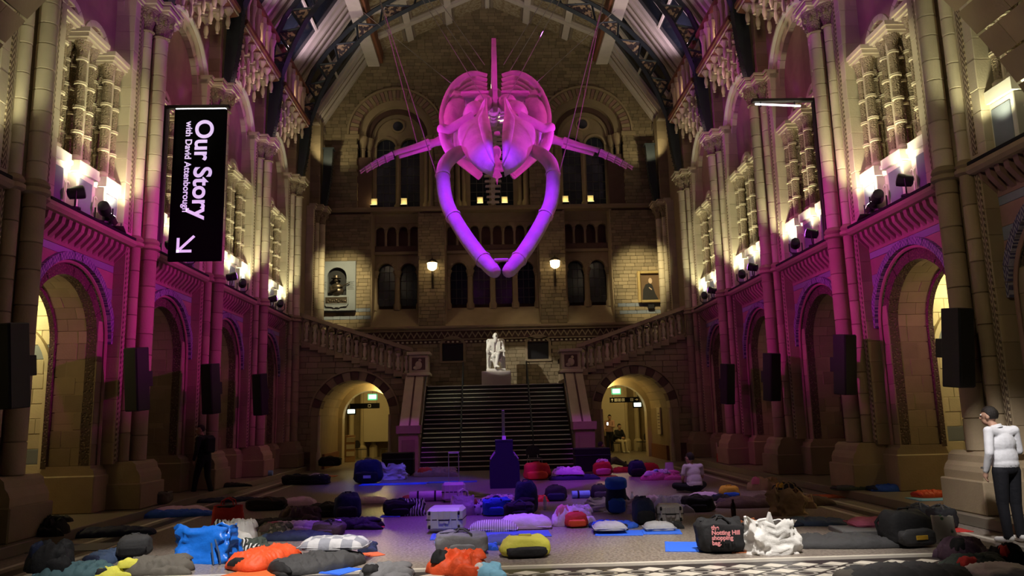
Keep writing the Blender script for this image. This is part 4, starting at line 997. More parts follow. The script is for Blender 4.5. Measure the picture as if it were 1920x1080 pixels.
def finish_organic():
    dg = bpy.context.evaluated_depsgraph_get()
    for (o, prims, mats) in ORG:
        me = bpy.data.meshes.new_from_object(o.evaluated_get(dg)); o.modifiers.clear(); o.data = me
        me.materials.clear()
        for x in mats: me.materials.append(x)
        n = len(me.polygons); c = np.empty(n*3, np.float32); me.polygons.foreach_get('center', c); c = c.reshape(-1, 3)
        best = np.full(n, 1e9); mi = np.zeros(n, np.int32)
        for p in prims:
            if p[0] == 'cap':
                a, b = np.array(p[1]), np.array(p[2]); ab = b-a; t = np.clip(((c-a)@ab)/max(1e-9, ab@ab), 0, 1); d = np.linalg.norm(c-(a+t[:, None]*ab), axis=1)-(p[3]+(p[4]-p[3])*t); k = p[5]
            else:
                rz = p[4] if len(p) > 4 else 0; q = c-np.array(p[1]); x = q[:, 0]*math.cos(rz)+q[:, 1]*math.sin(rz); y = -q[:, 0]*math.sin(rz)+q[:, 1]*math.cos(rz)
                r = np.array(p[2]); d = (np.sqrt((x/r[0])**2+(y/r[1])**2+(q[:, 2]/r[2])**2)-1)*r.min(); k = p[3]
            u = d < best; best[u] = d[u]; mi[u] = k
        me.polygons.foreach_set('material_index', mi); me.shade_smooth()
SKIN = mat('skin', (.45, .26, .18), .55, 0, 0, 20, .06, .05, 60)
HAIR = mat('dark_hair', (.012, .008, .006), .6, 0, 0, 30, .3, .5, 120)
def V3(*a): return Vector(a)
def hand_prims(w, d, k, up=(0, 0, 1), side=1, skin=0, fist=0.):
    """a palm and five unequal bent fingers leaving the wrist w along d"""
    w = Vector(w); d = Vector(d).normalized(); up = Vector(up); lat = d.cross(up).normalized()*side; nrm = lat.cross(d).normalized()*side; P = []
    pl = w+d*.075*k; P.append(('cap', tuple(w), tuple(pl), .026*k, .034*k, skin))
    for i, l in enumerate((.068, .078, .074, .058)):
        b = pl+lat*((i-1.5)*.020*k); m = b+d*(l*.55*k)-nrm*(.012+.03*fist)*k; e = m+d*(l*.45*(1-fist)*k)-nrm*(.028+.02*fist)*k
        P += [('cap', tuple(b), tuple(m), .0105*k, .0095*k, skin), ('cap', tuple(m), tuple(e), .0095*k, .008*k, skin)]
    b = w+d*.03*k-lat*.026*k; m = b+(d*.6-lat*.8).normalized()*.042*k; e = m+(d*.9-lat*.2).normalized()*.032*k
    P += [('cap', tuple(b), tuple(m), .014*k, .011*k, skin), ('cap', tuple(m), tuple(e), .011*k, .009*k, skin)]
    return P
def person(name, label, loc, rz, J, mats, sleeves='long', voxel=.013, hair='short', group=None):
    """J: joints in metres. mats: skin, top, trousers, shoes"""
    t = thing(name, label, 'person', loc, rz, group)
    P = []; J = {k: Vector(v) for k, v in J.items()}
    pe, ch, nk, hd = J['pelvis'], J['chest'], J['neck'], J['head']
    fwd = J.get('face', Vector((0, 1, 0))).normalized()
    rt = fwd.cross(Vector((0, 0, 1))).normalized()
    wz = math.atan2((J['sr']-J['sl']).y, (J['sr']-J['sl']).x)
    P.append(('ell', tuple(pe), (.175, .125, .13), 2, wz)); P.append(('ell', tuple(pe+(ch-pe)*.42), (.186, .130, .20), 1, wz)); P.append(('ell', tuple(pe+(ch-pe)*.16), (.186, .135, .11), 1, wz))
    P.append(('ell', tuple(ch), (.186, .120, .17), 1, wz)); P.append(('ell', tuple(ch+(nk-ch)*.55), (.16, .09, .09), 1, wz))
    for a in ('l', 'r'):
        s = 1 if a == 'r' else -1
        sh, el, wr = J['s'+a], J['e'+a], J['w'+a]
        P.append(('cap', tuple(ch+(nk-ch)*.5), tuple(sh), .085, .066, 1)); P.append(('cap', tuple(nk-Vector((0, 0, .03))), tuple(sh), .05, .055, 1))
        if sleeves == 'long':
            P += [('cap', tuple(sh), tuple(el), .062, .056, 1), ('cap', tuple(el), tuple(wr), .055, .040, 1)]
        else:
            m = sh+(el-sh)*.62; P += [('cap', tuple(sh), tuple(m), .068, .062, 1), ('cap', tuple(m), tuple(el), .046, .040, 0), ('cap', tuple(el), tuple(wr), .040, .028, 0)]
        P += hand_prims(wr, J.get('h'+a, wr-el), 1.0, fwd, s)
        hp, kn, an, to = J['p'+a], J['k'+a], J['a'+a], J['t'+a]
        P += [('cap', tuple(hp), tuple(kn), .100, .074, 2), ('cap', tuple(kn), tuple(an), .072, .058, 2)]
        P += [('cap', tuple(an-Vector((0, 0, .045))), tuple(to), .042, .038, 3), ('cap', tuple(an), tuple(an-(to-an).normalized()*.04-Vector((0, 0, .04))), .04, .038, 3)]
    P.append(('cap', tuple(nk-Vector((0, 0, .05))), tuple(hd-Vector((0, 0, .06))), .058, .052, 0))
    P += [('ell', tuple(hd+Vector((0, 0, .02))), (.078, .095, .10), 0, math.atan2(fwd.y, fwd.x)-PI/2), ('ell', tuple(hd+fwd*.03-Vector((0, 0, .06))), (.056, .06, .058), 0, math.atan2(fwd.y, fwd.x)-PI/2)]
    P += [('cap', tuple(hd+fwd*.088+Vector((0, 0, .01))), tuple(hd+fwd*.108-Vector((0, 0, .025))), .012, .017, 0), ('ell', tuple(hd+fwd*.082-Vector((0, 0, .065))), (.03, .014, .012), 0, math.atan2(fwd.y, fwd.x)-PI/2)]
    for s in (-1, 1): P.append(('ell', tuple(hd+rt*s*.082-Vector((0, 0, .005))), (.014, .024, .034), 0, math.atan2(fwd.y, fwd.x)-PI/2))
    organic('body', P, mats, t, voxel, 5)
    for s in (-1, 1):
        MB().ball(tuple(hd+fwd*.088+rt*s*.032+Vector((0, 0, .022))), .011, 8, 6).build('eye', MARBLE, t, True)
    hb = MB(); a = math.atan2(fwd.y, fwd.x)-PI/2; c, s_ = math.cos(a), math.sin(a)
    g = MB(); g.ball((0, 0, 0), 1, 18, 14)
    vs = []
    for (x, y, z) in g.v:
        lo = -.55 if y < .15 else .35          # hairline: low at the back, high over the brow
        if hair == 'long': lo = -1.6 if y < .1 else .3
        zz = max(z, lo) if z > -1.7 else z
        k = 1.+.05*noise.noise((x*5, y*5, z*5)); X, Y_, Z = x*.088*k, y*.104*k, (zz*.112 if hair != 'long' or zz > 0 else zz*.16)*k
        vs.append((hd.x+X*c-Y_*s_-fwd.x*.012, hd.y+X*s_+Y_*c-fwd.y*.012, hd.z+.03+Z))
    hb.add(vs, g.f).build('hair', HAIR, t, True)
    return t
# ------------------------------------------------------------------ statue on the landing
t = thing('statue', 'white marble statue of a bearded man seated in a chair on a plinth', 'statue', (.06, 32.0, 3.03))
MB().cbox(-.60, .60, -.55, .65, 0, .60, .02).build('plinth', mat('plinth_stone', (.60, .54, .50), .6, 0, 0, 3, .1, .1, 30), t)
MB().cbox(-.40, .40, -.45, .55, .60, .70, .02).build('base', MARBLE, t)
for s in (-1, 1):
    for y in (-.18, .36): MB().tube([(s*.34, y, .70), (s*.34, y, 1.55 if y < 0 else 1.95)], .045, 8).build('chair_leg', MARBLE, t, True)
    MB().tube([(s*.34, -.26, 1.42), (s*.35, .0, 1.44), (s*.35, .36, 1.46)], [.06, .05, .05], 8).build('chair_arm', MARBLE, t, True)
MB().cbox(-.36, .36, -.15, .42, 1.02, 1.12, .03).build('chair_seat', MARBLE, t); MB().cbox(-.35, .35, .34, .44, 1.1, 2.0, .03).build('chair_back', MARBLE, t)
P = [('ell', (0, .10, 1.25), (.22, .2, .18), 0), ('ell', (0, .14, 1.55), (.21, .17, .28), 0), ('ell', (0, .14, 1.76), (.23, .15, .15), 0), ('cap', (-.24, .12, 1.80), (-.33, .0, 1.50), .09, .075, 0), ('cap', (.24, .12, 1.80), (.34, .0, 1.50), .09, .075, 0),
     ('cap', (-.33, .0, 1.50), (-.08, -.24, 1.34), .07, .05, 0), ('cap', (.34, .0, 1.50), (.10, -.22, 1.38), .07, .05, 0),
     ('cap', (-.12, .08, 1.22), (-.10, -.40, 1.20), .12, .10, 0), ('cap', (.12, .08, 1.22), (.10, -.42, 1.28), .12, .10, 0), ('cap', (-.10, -.40, 1.20), (-.02, -.36, .78), .09, .065, 0), ('cap', (.10, -.42, 1.28), (.02, -.46, .84), .09, .06, 0),
     ('cap', (-.02, -.36, .75), (-.04, -.55, .74), .055, .04, 0), ('cap', (.02, -.46, .80), (.12, -.62, .76), .055, .04, 0), ('ell', (.26, .02, 1.0), (.08, .22, .28), 0), ('ell', (-.26, .05, 1.0), (.08, .22, .28), 0),
     ('cap', (0, .10, 1.88), (0, .05, 1.98), .075, .07, 0), ('ell', (0, .04, 2.08), (.105, .125, .145), 0), ('ell', (0, -.06, 1.92), (.085, .08, .13), 0), ('ell', (0, -.085, 2.07), (.02, .035, .035), 0), ('ell', (0, -.07, 2.12), (.08, .03, .018), 0), ('ell', (-.105, .05, 2.06), (.02, .03, .045), 0), ('ell', (.105, .05, 2.06), (.02, .03, .045), 0)]
P += hand_prims((-.08, -.24, 1.34), (1, -.3, -.1), 1.2, (0, 0, 1), 1) + hand_prims((.10, -.22, 1.38), (-1, -.3, -.1), 1.2, (0, 0, 1), -1)
organic('seated_figure', P, [MARBLE], t, .014, 2)
for s in (-1, 1): MB().prism([(s*.05, 1.86), (s*.20, 1.84), (s*.18, 1.40), (s*.07, 1.36)], -.075, .05).build('coat_lapel', MARBLE, t)

# ------------------------------------------------------------------ hanging signs on brackets
FRAME = mat('dark_bronze_frame', (.05, .045, .04), .45, 0, 0, 6, .1, .05, 40, metal=.4)
SIGNB = mat('matt_black_banner', (.004, .004, .005), .9, 0, 0, 6, .05, .02, 40, spec=.05)
LETT = mat('lilac_lettering_glow', (.80, .70, .92), .5, 0, 0, 6, .02, 0, 40, emit=(.75, .55, .95, .75))  # unlit letters given a glow of their own to look brightly lit
def text_mesh(txt, size, m, name, parent, M, bold=.0):
    c = bpy.data.curves.new(name, 'FONT'); c.body = txt; c.size = size; c.extrude = .004; c.offset = bold; c.align_x = 'LEFT'
    o = link(name, c, parent); o.matrix_local = M; c.materials.append(m); return o
YB = 16.9
t = thing('hanging_banner', 'tall black banner with lilac words reading downwards, hung from a bracket frame', 'banner', (-7.55, YB, 5.56))
MB().cbox(-.05, .07, -.07, .07, 0, 3.42, .01).build('post', FRAME, t); MB().cbox(-.05, 1.50, -.06, .06, 3.34, 3.42, .01).build('top_bar', FRAME, t)
MB().box(.07, .14, -.02, .02, .2, 3.34).build('light_strip', LEDW if False else STEEL, t)
MB().cbox(.28, 1.44, -.05, .05, -.22, 3.32, .008).build('panel', SIGNB, t)
MB().box(.30, 1.42, -.045, .045, 3.322, 3.345).build('edge_light', LEDW, t)
def facing(x, z): # text on the face towards the entrance, turned to read downwards
    return Matrix.Translation((x, -.056, z)) @ Matrix.Rotation(PI/2, 4, 'X') @ Matrix.Rotation(-PI/2, 4, 'Z')
text_mesh('Our Story', .56, LETT, 'headline', t, facing(.78, 3.06), .012)
text_mesh('with David Attenborough', .205, LETT, 'subheading', t, facing(.56, 3.02), .003)
ar = MB(); ar.prism([(.52, .06), (.83, .36), (.87, .32), (.56, .02)], -.06, -.052); ar.box(.47, .53, -.06, -.052, -.03, .30); ar.box(.47, .80, -.06, -.052, -.03, .03); ar.build('arrow', LETT, t)
t = thing('bracket_frame', 'empty dark metal bracket frame with a white light tube under its arm', 'bracket', (7.55, YB, 5.56))
MB().cbox(-.07, .05, -.07, .07, 0, 3.42, .01).build('post', FRAME, t); MB().cbox(-1.50, .05, -.06, .06, 3.34, 3.42, .01).build('top_bar', FRAME, t)
MB().tube([(-1.42, 0, 3.30), (-.40, -.1, 3.20)], .022, 8).build('light_tube', LEDW, t)
for x in (-1.3, -.5): MB().box(x-.01, x+.01, -.03, .01, 3.22, 3.36).build('tube_clip', FRAME, t)

# ------------------------------------------------------------------ column loudspeakers on the piers
GRILL = mat('speaker_grille', (.007, .007, .008), .8, .1, 0, 30, .1, .3, 200)
NTH = ('first', 'second', 'third', 'fourth')
for s in (-1, 1):
    for i, (yy, zz) in enumerate(((11.3, 2.06), (15.25, 2.06), (19.25, 2.02), (23.35, 2.0)) if s < 0 else ((11.75, 2.06), (15.6, 2.06), (19.75, 2.02), (23.5, 2.0))):
        who = 'on the banner side' if s < 0 else 'on the white-shirted person side'
        t = thing('column_loudspeaker', 'tall black column loudspeaker on the %s pier of the %s' % (NTH[i], 'banner wall' if s < 0 else 'bracket wall'), 'loudspeaker', (s*7.02, yy, zz), s*R(20), 'pier loudspeakers')
        t.rotation_euler = (R(6), 0, s*R(20))
        MB().cbox(-.16, .16, -.15, .17, 0, 1.22, .015).build('cabinet', BLKPL, t)
        MB().cbox(-.145, .145, -.165, -.15, .02, 1.20, .006).build('grille', GRILL, t)
        MB().cbox(-.06, .06, .17, .36, .45, .75, .01).build('bracket', BLKPL, t)
        if i == 0: MB().cbox(min(s*.14, s*.24), max(s*.14, s*.24), -.05, .16, .05, 1.0, .01).build('side_pod', BLKPL, t)

# ------------------------------------------------------------------ stage lights on the gallery ledges
def stage_light(loc, rz, tilt, lens, label, group):
    t = thing('stage_light', label, 'light', loc, rz, group)
    MB().lathe([(.10, 0), (.10, .03), (.03, .05)], 10).build('base', BLKPL, t)
    y = MB(); y.tube([(-.15, 0, .30), (-.15, 0, .10), (-.10, 0, .05), (.10, 0, .05), (.15, 0, .10), (.15, 0, .30)], .014, 6); y.build('yoke', BLKPL, t)
    h = MB().lathe([(.05, -.14), (.10, -.12), (.12, .06), (.12, .13), (.10, .14)], 14).build('head', BLKPL, t, True); h.location = (0, 0, .30); h.rotation_euler = (-PI/2+tilt, 0, 0)
    l = MB().lathe([(.10, .141), (.09, .146)], 14).build('lens', lens, h)
    return t
def flood_light(loc, rz, label, group):
    t = thing('flood_light', label, 'light', loc, rz, group)
    h = MB().cbox(-.24, .24, -.05, .05, 0, .22, .01).build('housing', BLKPL, t); h.rotation_euler = (R(52), 0, 0); h.location = (0, .02, .16)
    l = MB().box(-.22, .22, .051, .056, .02, .20).build('lit_panel', FLOODW, h)
    MB().tube([(-.27, .1, .02), (-.27, .1, .2)], .014, 6).build('stand', BLKPL, t); MB().cbox(-.28, .28, .0, .2, 0, .02, .005).build('foot', BLKPL, t)
    return t
ORD = ('entrance', 'first', 'second', 'third', 'fourth')
for s in (-1, 1):
    side = 'banner wall' if s < 0 else 'bracket wall'
    for b in range(5):
        y = BY[b]; x = s*7.52
        stage_light((x, y-.72, 5.60), s*R(60), R(16), BLKPL if b in (0, 1) else PURPL, 'round black stage light on the gallery ledge, %s bay of the %s' % (ORD[b], side), 'ledge stage lights')
        if b > 0: stage_light((x, y+.30, 5.60), s*R(-20), R(-10), BLKPL, 'squat black stage light mid-ledge, %s bay of the %s' % (ORD[b], side), 'ledge stage lights')
        if b == 1: flood_light((s*7.56, y+.80, 5.60), s*R(70), 'glowing white flood light on the ledge, %s bay of the %s' % (ORD[b], side), 'ledge flood lights')

# ------------------------------------------------------------------ passage signs and furniture
for s in (-1, 1):
    side = 'in the arch below the bust' if s < 0 else 'in the arch below the portrait'
    t = thing('direction_sign', 'black hanging direction sign with white pictograms and arrows '+side if s > 0 else 'black hanging direction sign with one small pictogram '+side, 'sign', (s*5.5, 33.0, 2.26))
    MB().cbox(-.62, .62, -.03, .03, 0, .22, .006).build('board', SIGNB, t)
    for x in (-.5, .5): MB().tube([(x, 0, .22), (x, 0, .9 if abs(x*s+5.5) > 0 else .9)], .01, 5).build('hanger', IRON, t)
    PIC = mat('white_print', (.75, .75, .72), .6, 0, 0, 4, 0, 0, 10)
    q = MB()
    if s > 0:
        for i, x in enumerate((-.36, -.21, -.05)):
            for (a, b, c, d) in ((-.06, .06, .05, .065), (-.06, .06, .155, .17), (-.06, -.045, .05, .17), (.045, .06, .05, .17), (-.02, .02, .08, .14)): q.box(x+a, x+b, -.034, -.03, c, d)
        x = .32
        for (a, b, c, d) in ((-.06, .06, .05, .065), (-.06, .06, .155, .17), (-.06, -.045, .05, .17), (.045, .06, .05, .17), (-.025, -.01, .08, .14), (.01, .025, .08, .14)): q.box(x+a, x+b, -.034, -.03, c, d)
        q.box(-.53, -.51, -.034, -.03, .05, .15); q.prism([(-.57, .12), (-.52, .18), (-.47, .12)], -.034, -.03)
        q.box(.46, .54, -.034, -.03, .10, .12); q.prism([(.53, .06), (.59, .11), (.53, .16)], -.034, -.03)
    else:
        for (a, b, c, d) in ((-.06, .06, .05, .065), (-.06, .06, .155, .17), (-.06, -.045, .05, .17), (.045, .06, .05, .17)): q.box(.2+a, .2+b, -.034, -.03, c, d)
    q.build('pictograms', PIC, t)
    for (x, z, lb, g) in ((s*5.25, 2.62, 'green and white glowing exit sign hung high ', 1), (s*6.15, 2.02, 'small white glowing sign hung below the direction sign ', 0)):
        e = thing('exit_sign', lb+side, 'sign', (x, 33.5, z)); MB().cbox(-.2, .2, -.03, .03, 0, .26, .005).build('case', EXITG if g else BLKPL, e); MB().box(-.15, .15, -.036, -.03, .06, .22).build('lit_panel', EXITW, e)
        MB().tube([(0, 0, .26), (0, 0, 1.2)], .008, 5).build('hanger', IRON, e)
CHM = mat('chair_shell', (.03, .03, .035), .5, 0, 0, 4, .05, .05, 20)
def chair(loc, rz, label, legm=STEEL):
    t = thing('stacking_chair', label, 'chair', loc, rz)
    MB().cbox(-.21, .21, -.21, .21, .43, .46, .012).build('seat', CHM, t)
    vs = [(-.20+.4*i/6, .21+.06*math.cos((i-3)/3*1.2)*0-.05*(1-abs(i-3)/3)*-1, 0) for i in range(7)]
    bk_ = MB().prism([(.24*math.cos(PI*k/12), .62+.24*math.sin(PI*k/12)) for k in range(13)]+[(-.20, .50), (.20, .50)], .22, .245).build('backrest', CHM, t)
    for x in (-.19, .19):
        for y in (-.19, .19): MB().tube([(x, y, .44), (x*1.15, y*1.15, 0)], .011, 6).build('leg', legm, t)
    for x in (-.15, .15): MB().tube([(x, .19, .44), (x, .235, .56)], .011, 6).build('back_post', legm, t)
    return t
chair(fl(1003, 886), R(10), 'dark round-backed stacking chair at the foot of the stairs')
chair((-6.25, 36.6, 0), R(60), 'dark chair beside the leaflet stand in the arch below the bust')
chair((-5.0, 36.3, 0), R(-120), 'dark chair against the white panel in the arch below the bust')
chair((7.0, 37.2, 0), R(-70), 'empty dark chair near the inner jamb of the arch below the portrait')
chair((5.75, 36.4, 0), R(205+180), 'chair with a person sitting on it in the arch below the portrait')
t = thing('leaflet_stand', 'narrow timber leaflet stand inside the arch below the bust', 'stand', (-6.35, 34.4, 0), R(20))
MB().cbox(-.22, .22, -.05, .05, .0, 1.15, .01).build('board', mat('pine_board', (.42, .24, .13), .6, 0, 0, 5, .15, .1, 30), t)
for k in range(3): MB().cbox(-.18, .18, -.10, -.05, .25+.3*k, .45+.3*k, .006).build('pocket', PLASTER, t)
t = thing('wall_panel', 'pale printed panel on the jamb of the arch below the portrait', 'panel', (6.50, 30.9, .95)); MB().cbox(-.03, .03, -.28, .28, 0, 1.05, .006).build('board', PLASTER, t)
for k in range(6): MB().box(-.034, -.03, -.22, .2-.05*(k % 3), .2+k*.12, .23+k*.12).build('print_line', DARKST, t)

# ------------------------------------------------------------------ donation box, cases by the stairs
NAVY = mat('navy_laminate', (.012, .014, .035), .5, 0, 0, 4, .05, .05, 20)
p = fl(947, 916)
t = thing('donation_box', 'dark free-standing donation box with sloped shoulders and a slim upright pillar behind', 'box', (p.x, p.y+.35, 0))
MB().prism([(-.37, 0), (.37, 0), (.38, .10), (.38, .62), (.34, .70), (.22, .86), (.22, 1.14), (-.22, 1.14), (-.22, .86), (-.34, .70), (-.38, .62), (-.38, .10)], -.33, .33).build('cabinet', NAVY, t)
MB().cbox(-.23, .23, -.30, .30, 1.14, 1.20, .01).build('top', NAVY, t)
for s in (-1, 1): MB().prism([(s*.35, .71), (s*.37, .73), (s*.25, .90), (s*.23, .88)], -.26, .26).build('shoulder_panel', mat('shoulder_acrylic', (.45, .42, .48), .3, 0, 0, 4, 0, 0, 10), t)
MB().cbox(-.05, .05, -.32, -.29, 1.20, 1.30, .005).build('slot_label', mat('lilac_label', (.85, .75, .95), .6, 0, 0, 3, 0, 0, 10), t)
MB().cbox(-.04, .04, .24, .32, 1.20, 1.95, .006).build('pillar', STEEL, t)
for (px, py, wd, hh, lb) in ((745, 893, 1.0, .72, 'large black flight case at the newel by the big dark rucksack'), (1113, 888, 1.1, .76, 'large black flight case at the newel beside the reclining person')):
    p = fl(px, py); t = thing('flight_case', lb, 'case', (p.x, p.y+.3, 0))
    MB().cbox(-wd/2, wd/2, -.3, .3, .06, hh, .02).build('body', BLACK, t); MB().cbox(-wd/2-.01, wd/2+.01, -.31, .31, hh*.7, hh*.7+.03, .004).build('rim', IRON, t)
    for x in (-1, 1):
        for y in (-1, 1): MB().lathe([(.03, -.02), (.03, .02)], 8, (0, 0, 0)).build('caster', BLKPL, t, loc=(x*(wd/2-.1), y*.22, .03)).rotation_euler = (0, PI/2, 0)
t = thing('vase_bin', 'small speckled dark bin beside the newel of the stairs', 'bin', fl(781, 884)); MB().lathe([(.13, 0), (.16, .03), (.16, .5), (.14, .52)], 14).build('drum', mat('speckled_paper', (.3, .3, .4), .6, 0, 0, 3, 0, 0, 10, pattern=pat_voronoi(30, .12, .16), col2=(.02, .02, .05)), t, True)
MB().lathe([(.165, .48), (.17, .5), (.165, .52)], 14).build('rim', BLKPL, t, True)
t = thing('barrier_post', 'pair of short white posts on a red base by the far pier', 'post', fl(1350, 866, ZP))
for x in (-.06, .06): MB().tube([(x, 0, .28), (x*1.3, 0, .62)], .022, 8).build('post', PLASTER, t, True)
MB().lathe([(.10, 0), (.11, .02), (.09, .26), (.06, .30)], 10).build('base', mat('red_plastic', (.45, .03, .03), .5, 0, 0, 4, 0, 0, 10), t, True)
# ------------------------------------------------------------------ people
SHIRT = mat('white_shirt', (.72, .72, .75), .8, 0, 0, 5, .06, .6, 9); TROU = mat('black_trousers', (.008, .008, .012), .85, 0, 0, 6, .1, .3, 20); SHOEW = mat('white_trainers', (.75, .73, .70), .6, 0, 0, 6, .05, .1, 30)
SHOEB = mat('black_shoes', (.012, .012, .012), .5, 0, 0, 6, .05, .1, 30); TEE = mat('pale_tee', (.62, .55, .60), .85, 0, 0, 5, .06, .5, 10); DTOP = mat('dark_jacket', (.012, .012, .016), .85, 0, 0, 5, .1, .4, 14)
CREAM = mat('cream_trousers', (.62, .55, .42), .85, 0, 0, 5, .06, .3, 14); GREYT = mat('grey_trousers', (.18, .17, .17), .85, 0, 0, 5, .06, .3, 14); PINKT = mat('dusty_pink_top', (.5, .3, .26), .85, 0, 0, 5, .06, .3, 14)
ST = dict(pelvis=(0, 0, .96), chest=(0, .01, 1.27), neck=(-.02, .05, 1.50), head=(-.06, .11, 1.63), face=(-.55, .83, 0), sl=(-.20, .0, 1.44), sr=(.20, .0, 1.44), el=(-.265, -.04, 1.16), er=(.25, .02, 1.17), wl=(-.255, .06, .93), wr=(.16, .20, 1.06),
          hl=(0, .25, -1), pl=(-.095, 0, .92), pr=(.095, 0, .92), kl=(-.10, .02, .50), kr=(.11, .03, .50), al=(-.11, -.02, .10), ar=(.12, .02, .10), tl=(-.14, .14, .042), tr=(.17, .17, .042))
p = fl(1904, 1019)
man = person('person', 'standing person seen from behind in a white shirt, black trousers and white trainers', (p.x, p.y, 0), R(10), ST, [SKIN, SHIRT, TROU, SHOEW], 'long', .010)
MB().lathe([(.098, -.012), (.104, 0), (.098, .012)], 14, (0, 0, 0), sx=1.7, sy=1.25).build('belt', SHOEB, man, True).location = (0, 0, .99)
MB().lathe([(.036, -.012), (.038, 0), (.036, .012)], 12).build('wristwatch', STEEL, man, True).location = (-.268, .075, .965)
col_ = MB().lathe([(.074, 0), (.070, .03), (.066, .045)], 14).build('collar', SHIRT, man, True); col_.location = (-.02, .045, 1.475); col_.rotation_euler = (R(-14), R(-8), 0)
SIT = dict(pelvis=(0, 0, .15), chest=(0, .05, .42), neck=(-.01, .08, .62), head=(-.03, .12, .75), face=(-.5, .86, 0), sl=(-.19, .05, .57), sr=(.19, .05, .57), el=(-.25, .08, .33), er=(.25, .10, .33), wl=(-.14, .30, .26), wr=(.14, .30, .26),
           pl=(-.10, .02, .13), pr=(.10, .02, .13), kl=(-.36, .26, .15), kr=(.36, .26, .15), al=(.06, .36, .09), ar=(-.06, .44, .09), tl=(.20, .38, .045), tr=(-.20, .46, .045))
p = fl(1304, 924)
person('person', 'person sitting cross-legged on the floor, back turned, in a pale T-shirt', (p.x, p.y, 0), R(14), SIT, [SKIN, TEE, TROU, SHOEB], 'short', .014)
CH = dict(pelvis=(0, -.02, .56), chest=(0, .02, .86), neck=(0, .05, 1.06), head=(0, .09, 1.20), face=(0, 1, 0), sl=(-.18, .02, 1.0), sr=(.18, .02, 1.0), el=(-.24, .10, .76), er=(.24, .10, .76), wl=(-.08, .30, .70), wr=(.08, .30, .70),
          pl=(-.09, .0, .55), pr=(.09, .0, .55), kl=(-.11, .44, .52), kr=(.11, .44, .52), al=(-.11, .48, .10), ar=(.11, .48, .10), tl=(-.12, .62, .042), tr=(.12, .62, .042))
person('person', 'person on a chair in dark top and cream trousers, in the arch below the portrait', (5.75, 36.4, 0), R(205), CH, [SKIN, DTOP, CREAM, SHOEW], 'long', .02, 'short')
L2 = dict(ST); L2.update(wl=(-.05, .32, 1.25), el=(-.27, .12, 1.2), hl=(0, .3, 1))
person('person', 'person in a dusty pink top holding a glowing phone, half behind the arch jamb', (5.42, 36.9, 0), R(150), L2, [SKIN, PINKT, TROU, SHOEB], 'long', .02)
t = thing('phone', 'small glowing phone held up in the arch below the portrait', 'phone', (5.27, 36.52, 1.27)); MB().cbox(-.04, .04, -.006, .006, 0, .14, .003).build('case', BLKPL, t); MB().box(-.034, .034, -.010, -.006, .008, .132).build('screen', LEDW, t)
LG = dict(pelvis=(0, 0, .13), chest=(0, -.06, .42), neck=(0, -.06, .62), head=(0, -.03, .76), face=(0, 1, 0), sl=(-.19, -.06, .56), sr=(.19, -.06, .56), el=(-.25, .04, .36), er=(.25, .04, .36), wl=(-.10, .24, .34), wr=(.10, .24, .34),
          pl=(-.09, .02, .12), pr=(.09, .02, .12), kl=(-.10, .44, .20), kr=(.12, .42, .32), al=(-.10, .86, .10), ar=(.12, .80, .10), tl=(-.12, .92, .18), tr=(.14, .92, .10))
p = fl(1136, 879)
person('person', 'person lounging on the floor beside the flight case with grey-trousered legs stretched out', (p.x-.1, p.y, 0), R(-72), LG, [SKIN, PINKT, GREYT, SHOEB], 'long', .018)
WK = dict(ST); WK.update(face=(-.8, .4, 0), kl=(-.10, .14, .52), al=(-.10, .22, .12), tl=(-.12, .38, .05), kr=(.10, -.02, .52), ar=(.10, -.18, .12), tr=(.12, -.04, .045))
p = fl(380, 934)
t = person('person', 'dim figure in dark clothes walking past the third pier on the banner side', (p.x, p.y, 0), R(60), WK, [SKIN, DTOP, TROU, SHOEB], 'long', .018)
MB().cbox(-.14, .14, -.24, -.12, 1.08, 1.46, .05).build('rucksack', BLACK, t)
